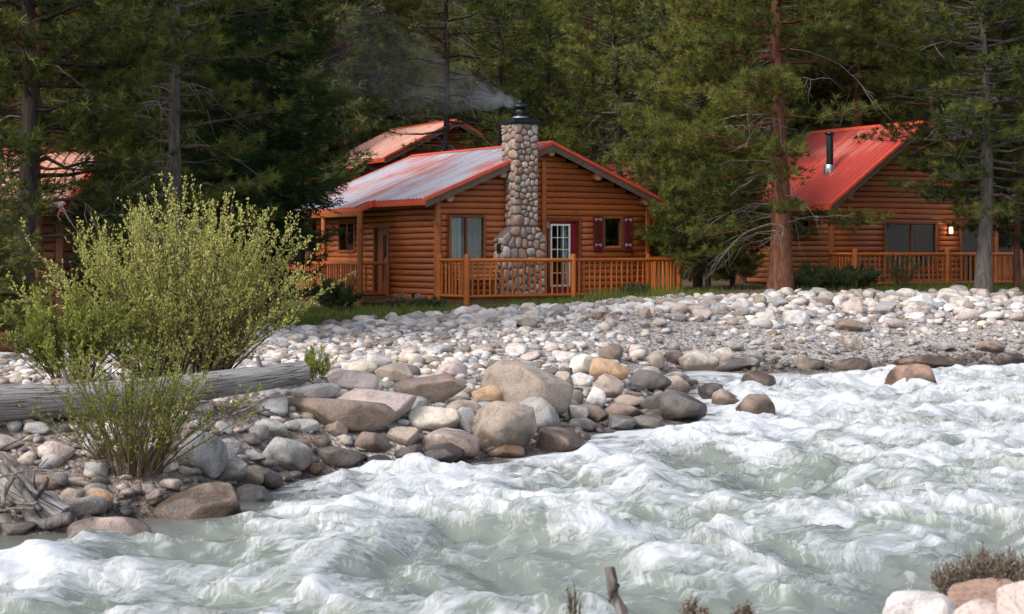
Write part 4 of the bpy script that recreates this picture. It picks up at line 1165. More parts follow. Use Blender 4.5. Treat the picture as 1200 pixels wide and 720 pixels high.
TONE = dict(tan=(0.32, 0.265, 0.22), brown=(0.22, 0.17, 0.14), grey=(0.30, 0.29, 0.28), dark=(0.125, 0.115, 0.11), pale=(0.52, 0.48, 0.455), cream=(0.54, 0.48, 0.41),
            pink=(0.44, 0.365, 0.335), orange=(0.40, 0.265, 0.165), blue=(0.30, 0.315, 0.33), white=(0.58, 0.555, 0.54), rust=(0.25, 0.165, 0.125))
def boulder(box, tone, label, group=None, tilt=None, seed=None, cuts=9, rough=0.11, square=0.15, Y=None, sub=4, dd=0.85, name='boulder'):
    x0, y0, x1, y1 = box
    s = seed if seed is not None else int(x0 * 7 + y1 * 3) % 900
    xc = (x0 + x1) / 2
    if Y is None:
        X, Yg, zg = ground_hit(xc, y1)
    else:
        Yg = Y; X = (xc - 600) / FPX * Y; zg = gh(X, Y)
    w = (x1 - x0) * Yg / FPX * 1.05; h = (y1 - y0) * Yg / FPX
    dep = max(h * 0.9, min(w * dd, h * 1.7))
    Yc = Yg + dep * 0.42
    k = Yc / Yg
    top = CAMZ - (y0 - HOR) / FPX * Yc
    bot = min(zg, gh((xc - 600) / FPX * Yc, Yc), top - h * 0.8) - 0.12 * h
    v, f = rock_verts(sub, s, cuts, rough, square)
    a = math.radians((tilt or 0))
    v = v * np.array([w / 2 * k, dep / 2, (top - bot) / 2])
    if a:
        v = np.stack([v[:, 0] * math.cos(a) - v[:, 2] * math.sin(a), v[:, 1], v[:, 0] * math.sin(a) + v[:, 2] * math.cos(a)], 1)
        hx = w / 2 * k
        v[:, 0] *= hx / np.abs(v[:, 0]).max(); v[:, 2] *= (top - bot) / 2 / np.abs(v[:, 2]).max()
    o = link(name, np_mesh(name, v, f), None, M['rock'], ((xc - 600) / FPX * Yc, Yc, (top + bot) / 2), label=label, cat='stone' if name == 'stone' else 'boulder', group=group)
    t = TONE[tone]; g = random.uniform(0.9, 1.1)
    o.color = (t[0] * g, t[1] * g, t[2] * g, 1)
    o['px'] = 0; del o['px']
    return o
B = [
 ((553, 463, 633, 536), 'tan', 'big tan-brown boulder leaning at the tip of the rock pile', dict(tilt=28, cuts=10)),
 ((565, 422, 670, 490), 'tan', 'huge domed grey-tan boulder behind the leaning one', dict(tilt=-14, dd=.6)),
 ((590, 451, 658, 489), 'grey', 'speckled dark-topped boulder between the dome and the leaning boulder', dict(tilt=-22)),
 ((606, 466, 658, 508), 'grey', 'smooth grey boulder right of the leaning boulder', dict(tilt=-25)),
 ((628, 501, 682, 531), 'brown', 'dark wet brown boulder with water breaking on it', {}),
 ((490, 519, 543, 546), 'dark', 'nearly black rounded boulder at the waterline', dict(tilt=8)),
 ((493, 503, 561, 540), 'pink', 'pinkish-brown boulder behind the nearly black one', {}),
 ((453, 500, 493, 528), 'tan', 'egg-shaped tan stone above the black waterline boulder', {}),
 ((413, 505, 457, 534), 'brown', 'brown-grey stone with dark patch left of the egg-shaped one', dict(tilt=-10)),
 ((478, 476, 538, 509), 'cream', 'pale cream boulder in the middle of the pile', {}),
 ((367, 522, 428, 550), 'dark', 'low dark grey boulder at the water under the long one', {}),
 ((426, 533, 459, 550), 'dark', 'small dark wedge of stone with pale vein at the water', {}),
 ((307, 511, 367, 555), 'grey', 'grey rounded boulder below the end of the big log', dict(tilt=-15)),
 ((330, 464, 462, 508), 'brown', 'long brown-grey boulder tapering to the right below the log end', dict(tilt=-9, dd=.5, cuts=11)),
 ((395, 455, 486, 500), 'pink', 'large pale pinkish boulder with rough face', dict(cuts=12)),
 ((463, 440, 547, 474), 'brown', 'flat brown slab of rock with sloping top', dict(cuts=13, square=.35, tilt=6)),
 ((553, 451, 591, 478), 'orange', 'orange-tan rounded stone beside the domed boulder', {}),
 ((378, 493, 407, 514), 'brown', 'small rounded brown stone under the long boulder', {}),
 ((385, 434, 443, 462), 'pink', 'pale pink angular boulder right of the log end', dict(cuts=12)),
 ((401, 422, 442, 441), 'cream', 'pale stone behind the pink angular boulder', {}),
 ((440, 426, 485, 449), 'tan', 'tan-grey stone above the flat slab', {}),
 ((512, 424, 547, 445), 'pink', 'pinkish stone beside the dark one above the slab', {}),
 ((530, 477, 558, 512), 'grey', 'rough upright grey stone left of the leaning boulder', dict(cuts=12)),
 ((522, 469, 564, 491), 'tan', 'grey-tan stone behind the rough upright one', {}),
 ((572, 520, 614, 538), 'orange', 'flat orange rock tucked under the leaning boulder', {}),
 ((333, 449, 398, 471), 'grey', 'long pale grey stone lying at the log end', dict(tilt=5, dd=.4)),
 ((337, 491, 374, 508), 'grey', 'small grey stone under the left end of the long boulder', {}),
 ((299, 490, 336, 512), 'grey', 'flat grey stone left of the long boulder', {}),
 ((736, 433, 786, 459), 'dark', 'dark blue-grey boulder where the inlet meets the pile', dict(cuts=11)),
 ((689, 419, 738, 452), 'orange', 'angular tan block with ochre face standing in the pile', dict(cuts=13, square=.4, tilt=-18)),
 ((694, 438, 731, 470), 'tan', 'upright grey-tan boulder below the ochre block', dict(tilt=-12)),
 ((667, 415, 699, 439), 'cream', 'cream stone with orange rim left of the ochre block', dict(cuts=10)),
 ((701, 404, 730, 425), 'brown', 'brown-grey stone above the ochre block', {}),
 ((758, 411, 779, 434), 'tan', 'upright tan stone on the inlet shore', {}),
 ((796, 410, 841, 436), 'cream', 'cream boulder with brown base at the inlet', dict(cuts=10)),
 ((779, 410, 801, 428), 'brown', 'brown stone between the upright tan and cream ones', {}),
 ((773, 440, 809, 463), 'tan', 'tan wet boulder beside the dark blue-grey one', {}),
 ((752, 456, 828, 495), 'dark', 'big dark wet boulder jutting into the rapids', dict(cuts=11, tilt=-6)),
 ((706, 471, 752, 494), 'brown', 'reddish-brown boulder left of the big dark wet one', {}),
 ((720, 462, 757, 479), 'tan', 'mottled tan stone behind the reddish-brown boulder', {}),
 ((687, 453, 710, 480), 'white', 'whitish upright stone in the pile', {}),
 ((819, 449, 851, 470), 'dark', 'dark pointed stone in the inlet water', dict(cuts=12)),
 ((835, 456, 868, 475), 'tan', 'tan low stone in the inlet beside the pointed dark one', {}),
 ((863, 462, 908, 488), 'brown', 'brown boulder with white water streaming over its front', {}),
 ((870, 435, 910, 453), 'brown', 'flat brown rock awash at the far shore of the inlet', {}),
 ((838, 418, 891, 436), 'grey', 'wide grey boulder at the inlet edge', {}),
 ((836, 407, 861, 425), 'cream', 'cream stone behind the wide grey boulder', {}),
 ((666, 436, 695, 453), 'white', 'flat white stone among the brown boulders', {}),
 ((644, 435, 672, 462), 'tan', 'upright pale tan stone right of the domed boulder', {}),
 ((710, 487, 745, 504), 'blue', 'bluish stone at the water below the reddish-brown boulder', {}),
 ((740, 486, 777, 503), 'grey', 'flat grey stone at the water beside the bluish one', {}),
 ((659, 470, 690, 499), 'grey', 'leaning grey-brown stone right of the smooth grey boulder', dict(tilt=-30)),
 ((684, 474, 713, 498), 'brown', 'leaning brown stone next to the grey-brown leaning one', dict(tilt=-30)),
 ((665, 456, 684, 480), 'brown', 'small brown stone behind the leaning pair', {}),
 ((1037, 426, 1098, 456), 'rust', 'lone brown boulder standing in the rapids on the right', dict(cuts=12, tilt=6)),
 ((1146, 398, 1178, 415), 'brown', 'brown rounded boulder on the gravel at the far right', {}),
 ((1166, 413, 1200, 433), 'dark', 'dark wet boulder at the waterline at the far right', {}),
 ((1091, 401, 1118, 413), 'grey', 'grey-brown flat stone on the gravel above the lone boulder', {}),
 ((990, 396, 1011, 411), 'tan', 'tan stone alone on the fine gravel', {}),
 ((984, 348, 1010, 369), 'pink', 'pale pink upright stone in the upper cobble band', dict(cuts=11)),
 ((919, 363, 949, 383), 'white', 'whitish boulder with grey base below the thick pine', {}),
 ((978, 374, 1013, 390), 'brown', 'grey-brown low boulder in the cobble band', {}),
 ((1022, 353, 1050, 372), 'grey', 'grey angular stone in the cobble band below the right railing', dict(cuts=12)),
 ((1065, 346, 1095, 362), 'white', 'broad whitish stone below the middle railing post', {}),
 ((1048, 338, 1073, 352), 'pale', 'pale rounded stone at the turf edge below the right railing', {}),
 ((1097, 341, 1132, 355), 'pale', 'long pale stone at the turf edge near the grey pine', {}),
 ((1048, 416, 1132, 433), 'brown', 'long dark brown ledge at the far waterline', dict(dd=.3)),
 ((974, 419, 1022, 434), 'brown', 'flat brown ledge at the far waterline, left of the longer one', dict(dd=.4)),
 ((929, 419, 965, 433), 'tan', 'tan flat stone at the far waterline', {}),
 ((883, 345, 898, 361), 'tan', 'small upright tan stone below the thick pine', {}),
 ((206, 506, 266, 559), 'grey', 'pale grey boulder behind the low bush on the left bank', dict(cuts=10, tilt=-10)),
 ((246, 537, 289, 569), 'grey', 'brown-grey boulder right of the pale grey one', {}),
 ((274, 546, 309, 572), 'tan', 'mottled tan stone at the water beside the brown-grey boulder', {}),
 ((180, 566, 281, 609), 'brown', 'long wet brown rock with ridged face lying in the shallows', dict(cuts=13, tilt=8, dd=.5)),
 ((44, 517, 86, 544), 'pink', 'pale pinkish stone on the soil below the log', {}),
 ((99, 571, 133, 602), 'orange', 'tan rounded stone beside the driftwood stump', dict(tilt=-25)),
 ((76, 581, 124, 610), 'grey', 'grey stone between the stump and the shallows', {}),
 ((71, 572, 98, 590), 'tan', 'small tan stone behind the driftwood stump', {}),
 ((80, 606, 176, 634), 'pink', 'flat pale pink slab awash in the shallows', dict(dd=.5, cuts=3)),
 ((0, 611, 42, 628), 'grey', 'low grey stone in the shallows at the left edge', {}),
 ((254, 514, 283, 539), 'grey', 'upright grey stone behind the pale grey boulder', {}),
 ((304, 555, 331, 575), 'dark', 'black wet stone in the shallows', {}),
 ((277, 568, 318, 587), 'blue', 'bluish flat stone awash beside the black wet one', {}),
 ((348, 541, 378, 556), 'orange', 'orange stone at the water below the grey rounded boulder', {}),
 ((186, 532, 208, 559), 'cream', 'cream stone seen through the low bush', {}),
]
for q in B: boulder(q[0], q[1], q[2], None, **q[3])
# near bank, bottom right
boulder((1034, 696, 1120, 760), 'pale', 'grey-white rounded boulder at the bottom edge', cuts=4, Y=7.6)
boulder((1112, 682, 1205, 760), 'rust', 'reddish-brown smooth boulder in the bottom right corner', cuts=3, Y=7.9)
boulder((1116, 704, 1184, 770), 'pink', 'pale boulder in front of the reddish-brown one at the bottom', cuts=5, Y=7.2)
boulder((1178, 672, 1260, 780), 'pink', 'pink-grey boulder cut by the right edge at the bottom', Y=7.0)

# loose stones: each an object, cut from shared shapes
protos = []
for k in range(14):
    v, f = rock_verts(3, 400 + k, 4 + k % 4, 0.09, 0.12 + 0.02 * (k % 5)); me = np_mesh('stone', v, f); me.materials.append(M['rock']); protos.append(me)
hand = [(o.location.x, o.location.y, max(o.dimensions.x, 0.3) / 2) for o in col.objects if o.name.startswith('boulder')]
r = np.random.default_rng(23)
ZONES = [   # photo-column range, row range, count, size (m), tones, label, group
 ((392, 880), (362, 384), 70, (0.26, 0.60), ('pale', 'white', 'pale', 'white', 'pink', 'grey', 'tan'), 'cobble in the upper band', 'upper cobbles below the main cabin'),
 ((880, 1200), (344, 384), 72, (0.26, 0.66), ('pale', 'white', 'pale', 'white', 'pink', 'grey', 'cream'), 'cobble in the upper band', 'upper cobbles below the right cabin'),
 ((430, 900), (408, 432), 42, (0.20, 0.50), ('pale', 'cream', 'pink', 'tan', 'grey'), 'stone on the gravel behind the boulders', 'stones behind the boulder pile'),
 ((300, 800), (436, 540), 76, (0.18, 0.50), ('tan', 'brown', 'grey', 'pink', 'grey', 'dark', 'grey', 'brown'), 'stone wedged in the boulder pile', 'small stones in the boulder pile'),
 ((0, 310), (500, 612), 56, (0.10, 0.30), ('grey', 'tan', 'pink', 'brown', 'dark'), 'stone on the left bank', 'small stones on the left bank'),
]
for (pxr, pyr, n, sz, tones, lab, grp) in ZONES:
    c = 0; tries = 0
    while c < n and tries < 3000:
        tries += 1
        px = r.uniform(*pxr); py = r.uniform(*pyr)
        X, Y, Z = ground_hit(px, py)
        if Z < 0.03 or Y > grass_line(px) + 0.2: continue
        s = r.uniform(*sz) * r.uniform(0.75, 1.0)
        if any((X - a) ** 2 + (Y - b) ** 2 < (0.9 * (rr + s / 2)) ** 2 for a, b, rr in hand): continue
        hand.append((X, Y, s / 2)); c += 1
        hgt = s * r.uniform(0.45, 0.72)
        tone = tones[int(r.integers(len(tones)))]
        mark = {'u': ['below the porch post', 'below the curtained window', 'below the chimney', 'below the glazed door', 'below the shuttered window', 'below the deck end', 'below the half-hidden cabin', 'below the thick pine', 'below the junipers', 'below the leggy bush', 'below the middle railing post', 'below the grey-trunked pine'],}['u'][int(np.digitize(px, [460, 570, 640, 690, 745, 800, 880, 940, 1010, 1080, 1140]))]
        if py > 400: mark = ['at the left edge', 'under the fallen log', 'beside the low bush', 'near the log end', 'near the long brown boulder', 'near the cream boulder', 'near the domed boulder', 'near the ochre block', 'near the inlet'][int(np.digitize(px, [60, 130, 250, 340, 460, 560, 660, 740]))]
        lab2 = '%s %s %s %s' % ('large' if s > 0.36 else ('medium' if s > 0.22 else 'small'), {'pale': 'pale grey', 'tan': 'tan', 'white': 'whitish'}.get(tone, tone), lab, mark)
        o = link('stone', protos[int(r.integers(14))], None, None, (X, Y, Z + hgt * 0.26), (r.normal(0, .15), r.normal(0, .15), r.uniform(0, 6.28)), (s / 2 * r.uniform(0.9, 1.25), s / 2 * r.uniform(0.75, 1.0), hgt / 2), label=lab2, cat='stone', group=grp)
        t = TONE[tone]; g = r.uniform(0.85, 1.12)
        o.color = (t[0] * g, t[1] * g, t[2] * g, 1)

# the uncountable rest: cobbles and pebbles
def stone_mass(name, N, sub, px_r, rows, size, label, seed):
    r = np.random.default_rng(seed)
    px = r.uniform(px_r[0], px_r[1], N * 3); Y = r.uniform(15.5, 50, N * 3)
    X = (px - 600) / FPX * Y
    z = gz(X, Y)
    d = grass_line(px) - Y
    band = np.exp(-((d - 2.2) / 2.6) ** 2)                       # upper cobble band
    ok = (z > 0.02) & (d > -0.25) & (r.uniform(0, 1, N * 3) < 0.55 + 0.45 * band)
    for cx in (1,):
        ok &= ~((X < -2.4) & (Y > 17.4) & (Y < 21.5) & (r.uniform(0, 1, N * 3) < 0.4))
    X, Y, z, band, px = [a[ok][:N] for a in (X, Y, z, band, px)]
    n = len(X)
    s = size[0] + (size[1] - size[0]) * r.beta(1.3, 4, n) * (0.55 + 0.9 * band)
    lib = [rock_verts(sub, 700 + k, 3, 0.10, 0.15)[0] for k in range(10)]
    f = ICO[sub][1]
    which = r.integers(0, 10, n); base = np.array(lib)[which]
    sc = np.stack([s / 2 * r.uniform(0.9, 1.3, n), s / 2 * r.uniform(0.7, 1.0, n), s / 2 * r.uniform(0.4, 0.72, n)], 1)
    v = base * sc[:, None]
    a = r.uniform(0, 6.28, n); tl = r.normal(0, 0.2, n)
    v = np.stack([v[..., 0] * np.cos(tl)[:, None] - v[..., 2] * np.sin(tl)[:, None], v[..., 1], v[..., 0] * np.sin(tl)[:, None] + v[..., 2] * np.cos(tl)[:, None]], -1)
    v = np.stack([v[..., 0] * np.cos(a)[:, None] - v[..., 1] * np.sin(a)[:, None], v[..., 0] * np.sin(a)[:, None] + v[..., 1] * np.cos(a)[:, None], v[..., 2]], -1)
    v = v + np.stack([X, Y, z + sc[:, 2] * 0.35], 1)[:, None]
    F = (f[None] + (np.arange(n) * len(lib[0]))[:, None, None]).reshape(-1, 3)
    names = ['pale', 'white', 'pink', 'grey', 'tan', 'cream', 'white', 'pale', 'brown', 'blue']
    tn = np.array([TONE[k] for k in names])[r.integers(0, 10, n)] * r.uniform(0.82, 1.12, (n, 1))
    low = sstep(0.75, 0.25, z)[:, None]
    tn = tn * (1 - 0.35 * low)
    C = np.repeat(tn, len(lib[0]), 0)
    return link(name, np_mesh(name, v.reshape(-1, 3), F, True, {'tone': C}), None, M['rock_mass'], kind='stuff', label=label)
stone_mass('cobble_stones', 5200, 2, (-60, 1260), None, (0.12, 0.50), 'uncounted cobbles covering the gravel bar', 31)
stone_mass('gravel', 11500, 1, (-60, 1260), None, (0.035, 0.14), 'loose gravel between the cobbles of the bar', 32)

# ------------------------------------------------------------------ shrubs, driftwood, grass
def leaves(pos, dirs, ln, wd, tint, r):
    n = len(pos); d = unit(dirs); s = unit(np.cross(d, r.normal(size=(n, 3))))
    L_ = ln[:, None]; Wd = wd[:, None]
    V = np.stack([pos, pos + d * L_ * 0.5 + s * Wd, pos + d * L_, pos + d * L_ * 0.5 - s * Wd], 1).reshape(-1, 3)
    return V, np.arange(n * 4).reshape(-1, 4), np.repeat(tint, 4)
def shrub(name, label, loc, seed, nstem, H, spreadr, leafmat, leaf=(0.045, 0.011), dens=60, wild=0.5, out=(0.25, 0.9), tint_top=0.25, cat='shrub', ell=(1, 1), group=None, stem_mat='stem', bare=0.25):
    r = np.random.default_rng(seed)
    paths = []; P = []; D = []; Ti = []
    for i in range(nstem):
        az = r.uniform(0, 6.28); lean = r.uniform(*out) * (0.5 + 0.5 * r.uniform())
        h = H * (1 - 0.45 * lean ** 1.5) * r.uniform(0.6, 1.05)
        b0 = np.array([np.cos(az) * ell[0], np.sin(az) * ell[1], 0]) * spreadr * 0.22 * r.uniform(0, 1) ** 0.5
        t = np.linspace(0, 1, 8)
        hd = np.array([np.cos(az) * ell[0], np.sin(az) * ell[1], 0])
        pts = b0[None] + hd[None] * (spreadr * lean * t ** 1.15)[:, None] + np.array([0, 0, 1.0])[None] * (h * (t - 0.12 * lean * t ** 2))[:, None]
        pts[1:] += np.cumsum(r.normal(0, 0.02 * H * wild, (7, 3)), 0) * 0.6
        paths.append((pts, np.interp(t, [0, 1], [0.011 * H / 2 + 0.003, 0.0025])))
        tm = r.normal(0.52, 0.13)
        def dress(pp, L0, cnt, tmm):
            s = r.uniform(0, 1, cnt)
            k = len(pp); tt_ = np.linspace(0, 1, k)
            q = np.stack([np.interp(s, tt_, pp[:, j]) for j in range(3)], 1)
            dirn = unit(pp[-1] - pp[0])
            P.append(q + r.normal(0, 0.012, (cnt, 3))); D.append(dirn[None] * 0.8 + r.normal(0, 0.6, (cnt, 3)) + [0, 0, 0.3])
            Ti.append(tmm + r.normal(0, 0.13, cnt) + tint_top * (q[:, 2] / H - 0.4))
        dress(pts[3:], 0, int(dens * 0.5), tm)
        for q in range(int(6 + 5 * r.uniform())):
            s = r.uniform(bare, 0.97); b = np.array([np.interp(s, t, pts[:, j]) for j in range(3)])
            ax = unit(pts[-1] - pts[0]); dd = ax * 0.9 + r.normal(0, 0.55, 3) + np.array([0, 0, 0.35]); dd = dd / np.linalg.norm(dd)
            l2 = H * r.uniform(0.10, 0.24) * (1.15 - 0.5 * s)
            tw = b[None] + dd[None] * (l2 * np.linspace(0, 1, 4))[:, None] + np.array([0, 0, 0.04])[None] * (np.linspace(0, 1, 4) ** 2)[:, None]
            paths.append((tw, np.linspace(0.0035, 0.0018, 4)))
            dress(tw, l2, int(dens * 0.34), tm)
    P = np.concatenate(P); D = np.concatenate(D); Ti = np.clip(np.concatenate(Ti), 0, 1)
    n = len(P)
    lv, lf2, lt = leaves(P, D, leaf[0] * r.uniform(0.6, 1.25, n), leaf[1] * r.uniform(0.7, 1.3, n), Ti, r)
    sv_, sf_ = tubes(paths, 3)
    root = empty(name, loc, 0, None, label, cat, group)
    a = np_mesh('stems', sv_, sf_); link('stems', a, root, M[stem_mat])
    b = np_mesh('foliage', lv, lf2, False, {'tint': lt}); link('foliage', b, root, M[leafmat])
    return root
def shrub_at(name, label, px, Y, *a, dz=0.0, **k):
    X = (px - 600) / FPX * Y
    return shrub(name, label, (X, Y, gh(X, Y) - 0.03 + dz), *a, **k)
shrub_at('willow_shrub', 'large yellow-green willow shrub rising behind the fallen log', 215, 21.8, 51, 200, 2.5, 2.5, 'willow', (0.040, 0.0115), 68, out=(0.0, 1.0), ell=(1.0, 0.6), bare=0.15)
shrub_at('willow_shrub', 'greener low willow left of the large yellow one', 85, 21.0, 52, 60, 1.3, 1.15, 'green_bush', (0.045, 0.0125), 66, out=(0.05, 0.95), ell=(1.0, 0.6))
shrub_at('bush', 'small green bush in front of the fallen log', 155, 17.3, 53, 60, 1.55, 1.55, 'green_bush', (0.034, 0.010), 42, out=(0.15, 1.0), ell=(1.0, 0.5), bare=0.1)
shrub_at('bush', 'thin leafy sprig growing at the right end of the log', 372, 23.4, 54, 12, 0.6, 0.4, 'willow', (0.045, 0.012), 40)
shrub_at('bush', 'dark green bush under the porch railing', 392, 46.0, 55, 40, 1.0, 0.95, 'juniper', (0.07, 0.02), 40, out=(0.1, 1.0))
for px, Y, h, lab in [(955, 49.5, 0.8, 'dark juniper bush between the thick pine and the right railing'), (1002, 50.2, 0.75, 'juniper bush in front of the first right railing post'),
                      (985, 49.0, 0.6, 'low juniper in front of the two taller junipers'), (935, 48.6, 0.5, 'small juniper at the foot of the thick pine')]:
    shrub_at('juniper_bush', lab, px, Y, int(px), 44, h, 0.9, 'juniper', (0.08, 0.014), 46, out=(0.2, 1.0), group='junipers before the right cabin')
shrub_at('bush', 'leggy bare-stemmed bush in front of the right railing', 1058, 50.4, 59, 30, 1.15, 0.8, 'juniper', (0.05, 0.012), 16, out=(0.1, 0.8), tint_top=0.5)
for px, Y, h, lab in [(470, 47.3, 0.35, 'reddish low bush at the foot of the side wall'), (500, 46.9, 0.3, 'low bush by the corner post of the deck'), (745, 46.6, 0.45, 'grey-green low bush below the deck end')]:
    shrub_at('bush', lab, px, Y, int(px) + 1, 26, h, 0.6, 'dry' if px < 480 else 'juniper', (0.05, 0.013), 30, out=(0.2, 1.0))
# dry brush on the near bank
def dry_at(lab, px, py, Y, seed, n, h, sp, dens=24):
    p = at(px, py, Y); return shrub('dry_brush', lab, (p.x, p.y, p.z), seed, n, h, sp, 'dry', (0.014, 0.0045), dens, cat='dry plant', stem_mat='stem', wild=1.0, out=(0.1, 0.9))
dry_at('tangle of dry grey-brown brush above the corner boulders', 1165, 705, 8.3, 71, 60, 0.24, 0.28, 34)
dry_at('dry brush sprig leaning over the water left of the tangle', 1112, 712, 8.2, 72, 16, 0.20, 0.16)
dry_at('tiny dry weed tops at the bottom edge near the grey stick', 812, 735, 7.4, 73, 10, 0.09, 0.08)
dry_at('small dry weed tuft at the bottom edge right of the weed tops', 870, 737, 7.4, 74, 8, 0.09, 0.08)
dry_at('single dry grass stalk beside the grey stick', 672, 742, 7.4, 75, 3, 0.2, 0.05, 8)

def knobbly_log(name, label, a, b, r0, r1, seed, mat='drift', knots=(), cat='log', group=None, bow=0.05, sides=28, rings=60):
    r = np.random.default_rng(seed); a = np.array(a); b = np.array(b)
    t = np.linspace(0, 1, rings); ax = unit((b - a)[None])[0]
    ref = np.array([0, 0, 1.0]); s = unit(np.cross(ax, ref)[None])[0]; u = np.cross(s, ax)
    an = 2 * np.pi * np.arange(sides) / sides
    TT, AN = np.meshgrid(t, an, indexing='ij')
    rad = (r0 + (r1 - r0) * TT) * (1 + 0.07 * fbm(TT * 3, AN * 1.2, seed, 3) + 0.035 * noise2(TT * 2.0, AN * 6, seed + 5))
    for (kt, ka, kr, kh) in knots:
        rad = rad + kh * np.exp(-(((TT - kt) * np.linalg.norm(b - a)) ** 2 + (((AN - ka + np.pi) % (2 * np.pi) - np.pi) * r0) ** 2) / kr ** 2)
    ctr = a[None] + (b - a)[None] * t[:, None] + u[None] * (bow * np.sin(t * 4 + seed))[:, None] + s[None] * (bow * 1.5 * np.sin(t * 3 + 1))[:, None]
    V = ctr[:, None] + rad[..., None] * (np.cos(an)[None, :, None] * s + np.sin(an)[None, :, None] * u)
    V = V.reshape(-1, 3)
    i = np.arange(rings - 1)[:, None] * sides; j = np.arange(sides)[None]
    F = np.stack([i + j, i + (j + 1) % sides, i + sides + (j + 1) % sides, i + sides + j], -1).reshape(-1, 4)
    root = empty(name, tuple((a + b) / 2), 0, None, label, cat, group)
    link('bole', np_mesh('bole', V - (a + b) / 2, F, True, {'la': (TT * np.linalg.norm(b - a)).ravel(), 'lr': (np.abs(AN - np.pi) * r0 * 2).ravel()}), root, M['weathered' if mat == 'drift' else mat])
    for e, (c, sg) in enumerate(((0, -1), (rings - 1, 1))):
        ring = V[c * sides:(c + 1) * sides]; cc = ring.mean(0)
        vv = [*(ring - (a + b) / 2), *((ring - cc) * 0.55 + cc + ax * sg * (0.02) + r.normal(0, 0.01, (sides, 3)) - (a + b) / 2), cc - ax * sg * 0.03 - (a + b) / 2]
        ff = [(k, (k + 1) % sides, sides + (k + 1) % sides, sides + k) for k in range(sides)] + [(sides + k, sides + (k + 1) % sides, 2 * sides) for k in range(sides)]
        link('cut_end', py_mesh('cut_end', vv, ff, True), root, M[mat])
    return root
la = at(-60, 476, 17.6); lb = at(358, 440, 21.2)
fallen = knobbly_log('fallen_log', 'long weathered grey log lying across the left bank', la, lb, 0.20, 0.145, 3, knots=((0.18, 1.2, 0.06, 0.03), (0.42, 0.6, 0.05, 0.025), (0.97, 1.0, 0.08, -0.04), (0.7, 4.0, 0.1, 0.04), (0.93, 2.2, 0.05, 0.03)))
for k, (tq, dx, dz, rr_) in enumerate(((0.30, -0.05, 0.20, 0.03), (0.62, 0.08, 0.16, 0.024), (0.86, -0.06, 0.19, 0.03), (0.47, 0.04, -0.05, 0.03))):
    c_ = np.array(la) * (1 - tq) + np.array(lb) * tq - np.array(fallen.location)
    e_ = c_ + np.array([dx, -0.22 if k == 3 else -0.06, dz + 0.09])
    t_ = np.linspace(0, 1, 5)[:, None]
    v_, f_ = tubes([(c_ + (e_ - c_) * t_, np.linspace(rr_ * 1.5, rr_ * 0.8, 5)), (np.stack([e_, e_ + (e_ - c_) * 0.01, e_ + (e_ - c_) * 0.02]), np.array([rr_ * 0.8, rr_ * 0.4, 0.001]))], 9)
    link('branch_stub', np_mesh('branch_stub', v_, f_), fallen, M['drift'])
knobbly_log('fence_rail_log', 'brown log rail behind the willow at the left edge', at(-80, 412, 27), at(26, 410, 27), 0.085, 0.08, 5, mat='log_dark')
# driftwood stump with roots and sticks
st = knobbly_log('driftwood_stump', 'dark weathered driftwood stump at the left edge of the bank', at(-40, 540, 16.6), at(74, 602, 15.9), 0.15, 0.11, 7, cat='driftwood', knots=((0.6, 1, 0.1, 0.08), (0.8, 3, 0.08, 0.07), (0.9, 5, 0.08, 0.09), (0.4, 2, 0.08, 0.05)))
c0 = np.array(st.location)
def stick(parent, a, b, r0, r1, mat, seed, name='root', bow=0.05):
    r = np.random.default_rng(seed); a = np.array(a); b = np.array(b); t = np.array([0, 0.01, 0.15, 0.32, 0.5, 0.68, 0.85, 0.985, 1.0])
    pts = a[None] + (b - a)[None] * t[:, None] + r.normal(0, bow, 3)[None] * np.sin(t * np.pi)[:, None] + r.normal(0, 0.006, (9, 3))
    v, f = tubes([(pts - (c0 if parent else 0), np.concatenate([[0.002], np.linspace(r0, r1, 7), [0.002]]))], 7)
    return link(name, np_mesh(name, v, f), parent, M[mat])
for k, (p, q, r0, r1) in enumerate([((0, 545), (46, 598), .045, .03), ((-5, 530), (44, 580), .03, .018), ((20, 600), (55, 560), .05, .02), ((44, 575), (56, 538), .012, .005), ((30, 590), (82, 606), .07, .06),
                                    ((-10, 575), (45, 590), .02, .012), ((0, 560), (75, 552), .012, .006), ((0, 600), (40, 596), .015, .01), ((15, 560), (5, 590), .03, .02)]):
    stick(st, at(*p, 16.1 - 0.03 * k), at(*q, 15.8 - 0.02 * k), r0, r1, 'drift', 80 + k)
def lone_stick(label, a, b, r0, r1, seed, name='driftwood_stick', mat='drift'):
    o = stick(None, a, b, r0, r1, mat, seed, name); o['label'] = label; o['category'] = 'stick'; return o
lone_stick('thick bleached branch stub on the bank behind the stump', at(20, 552, 16.9), at(76, 562, 16.7), 0.085, 0.06, 91)
lone_stick('thin dark stick slanting over the bank at the left edge', at(-8, 528, 17.0), at(32, 510, 17.0), 0.02, 0.012, 92)
for k in range(7):
    x = 205 + k * 17; lone_stick(['crooked twig in the debris under the log', 'curved twig in the debris under the log', 'short broken twig in the debris under the log', 'thin forked twig in the debris under the log', 'bent root in the debris under the log', 'bleached twig in the debris under the log', 'dark twig in the debris under the log'][k],
        at(x, 478 + (k % 3) * 8, 19.6), at(x + random.randint(14, 36), 472 + (k * 7) % 26, 19.8), 0.018, 0.008, 95 + k)
# grey stick post on the near bank
pa = at(716, 664, 7.5); pb = at(756, 780, 7.3)
gs = lone_stick('upright grey weathered stick at the bottom edge of the river', pb, pa, 0.028, 0.024, 120)
kn = stick(gs, at(722, 690, 7.46) , at(714, 706, 7.44), 0.012, 0.004, 'bark_dark', 121, 'knot', 0.01)
kn.data.transform(Matrix.Translation(Vector(c0)))

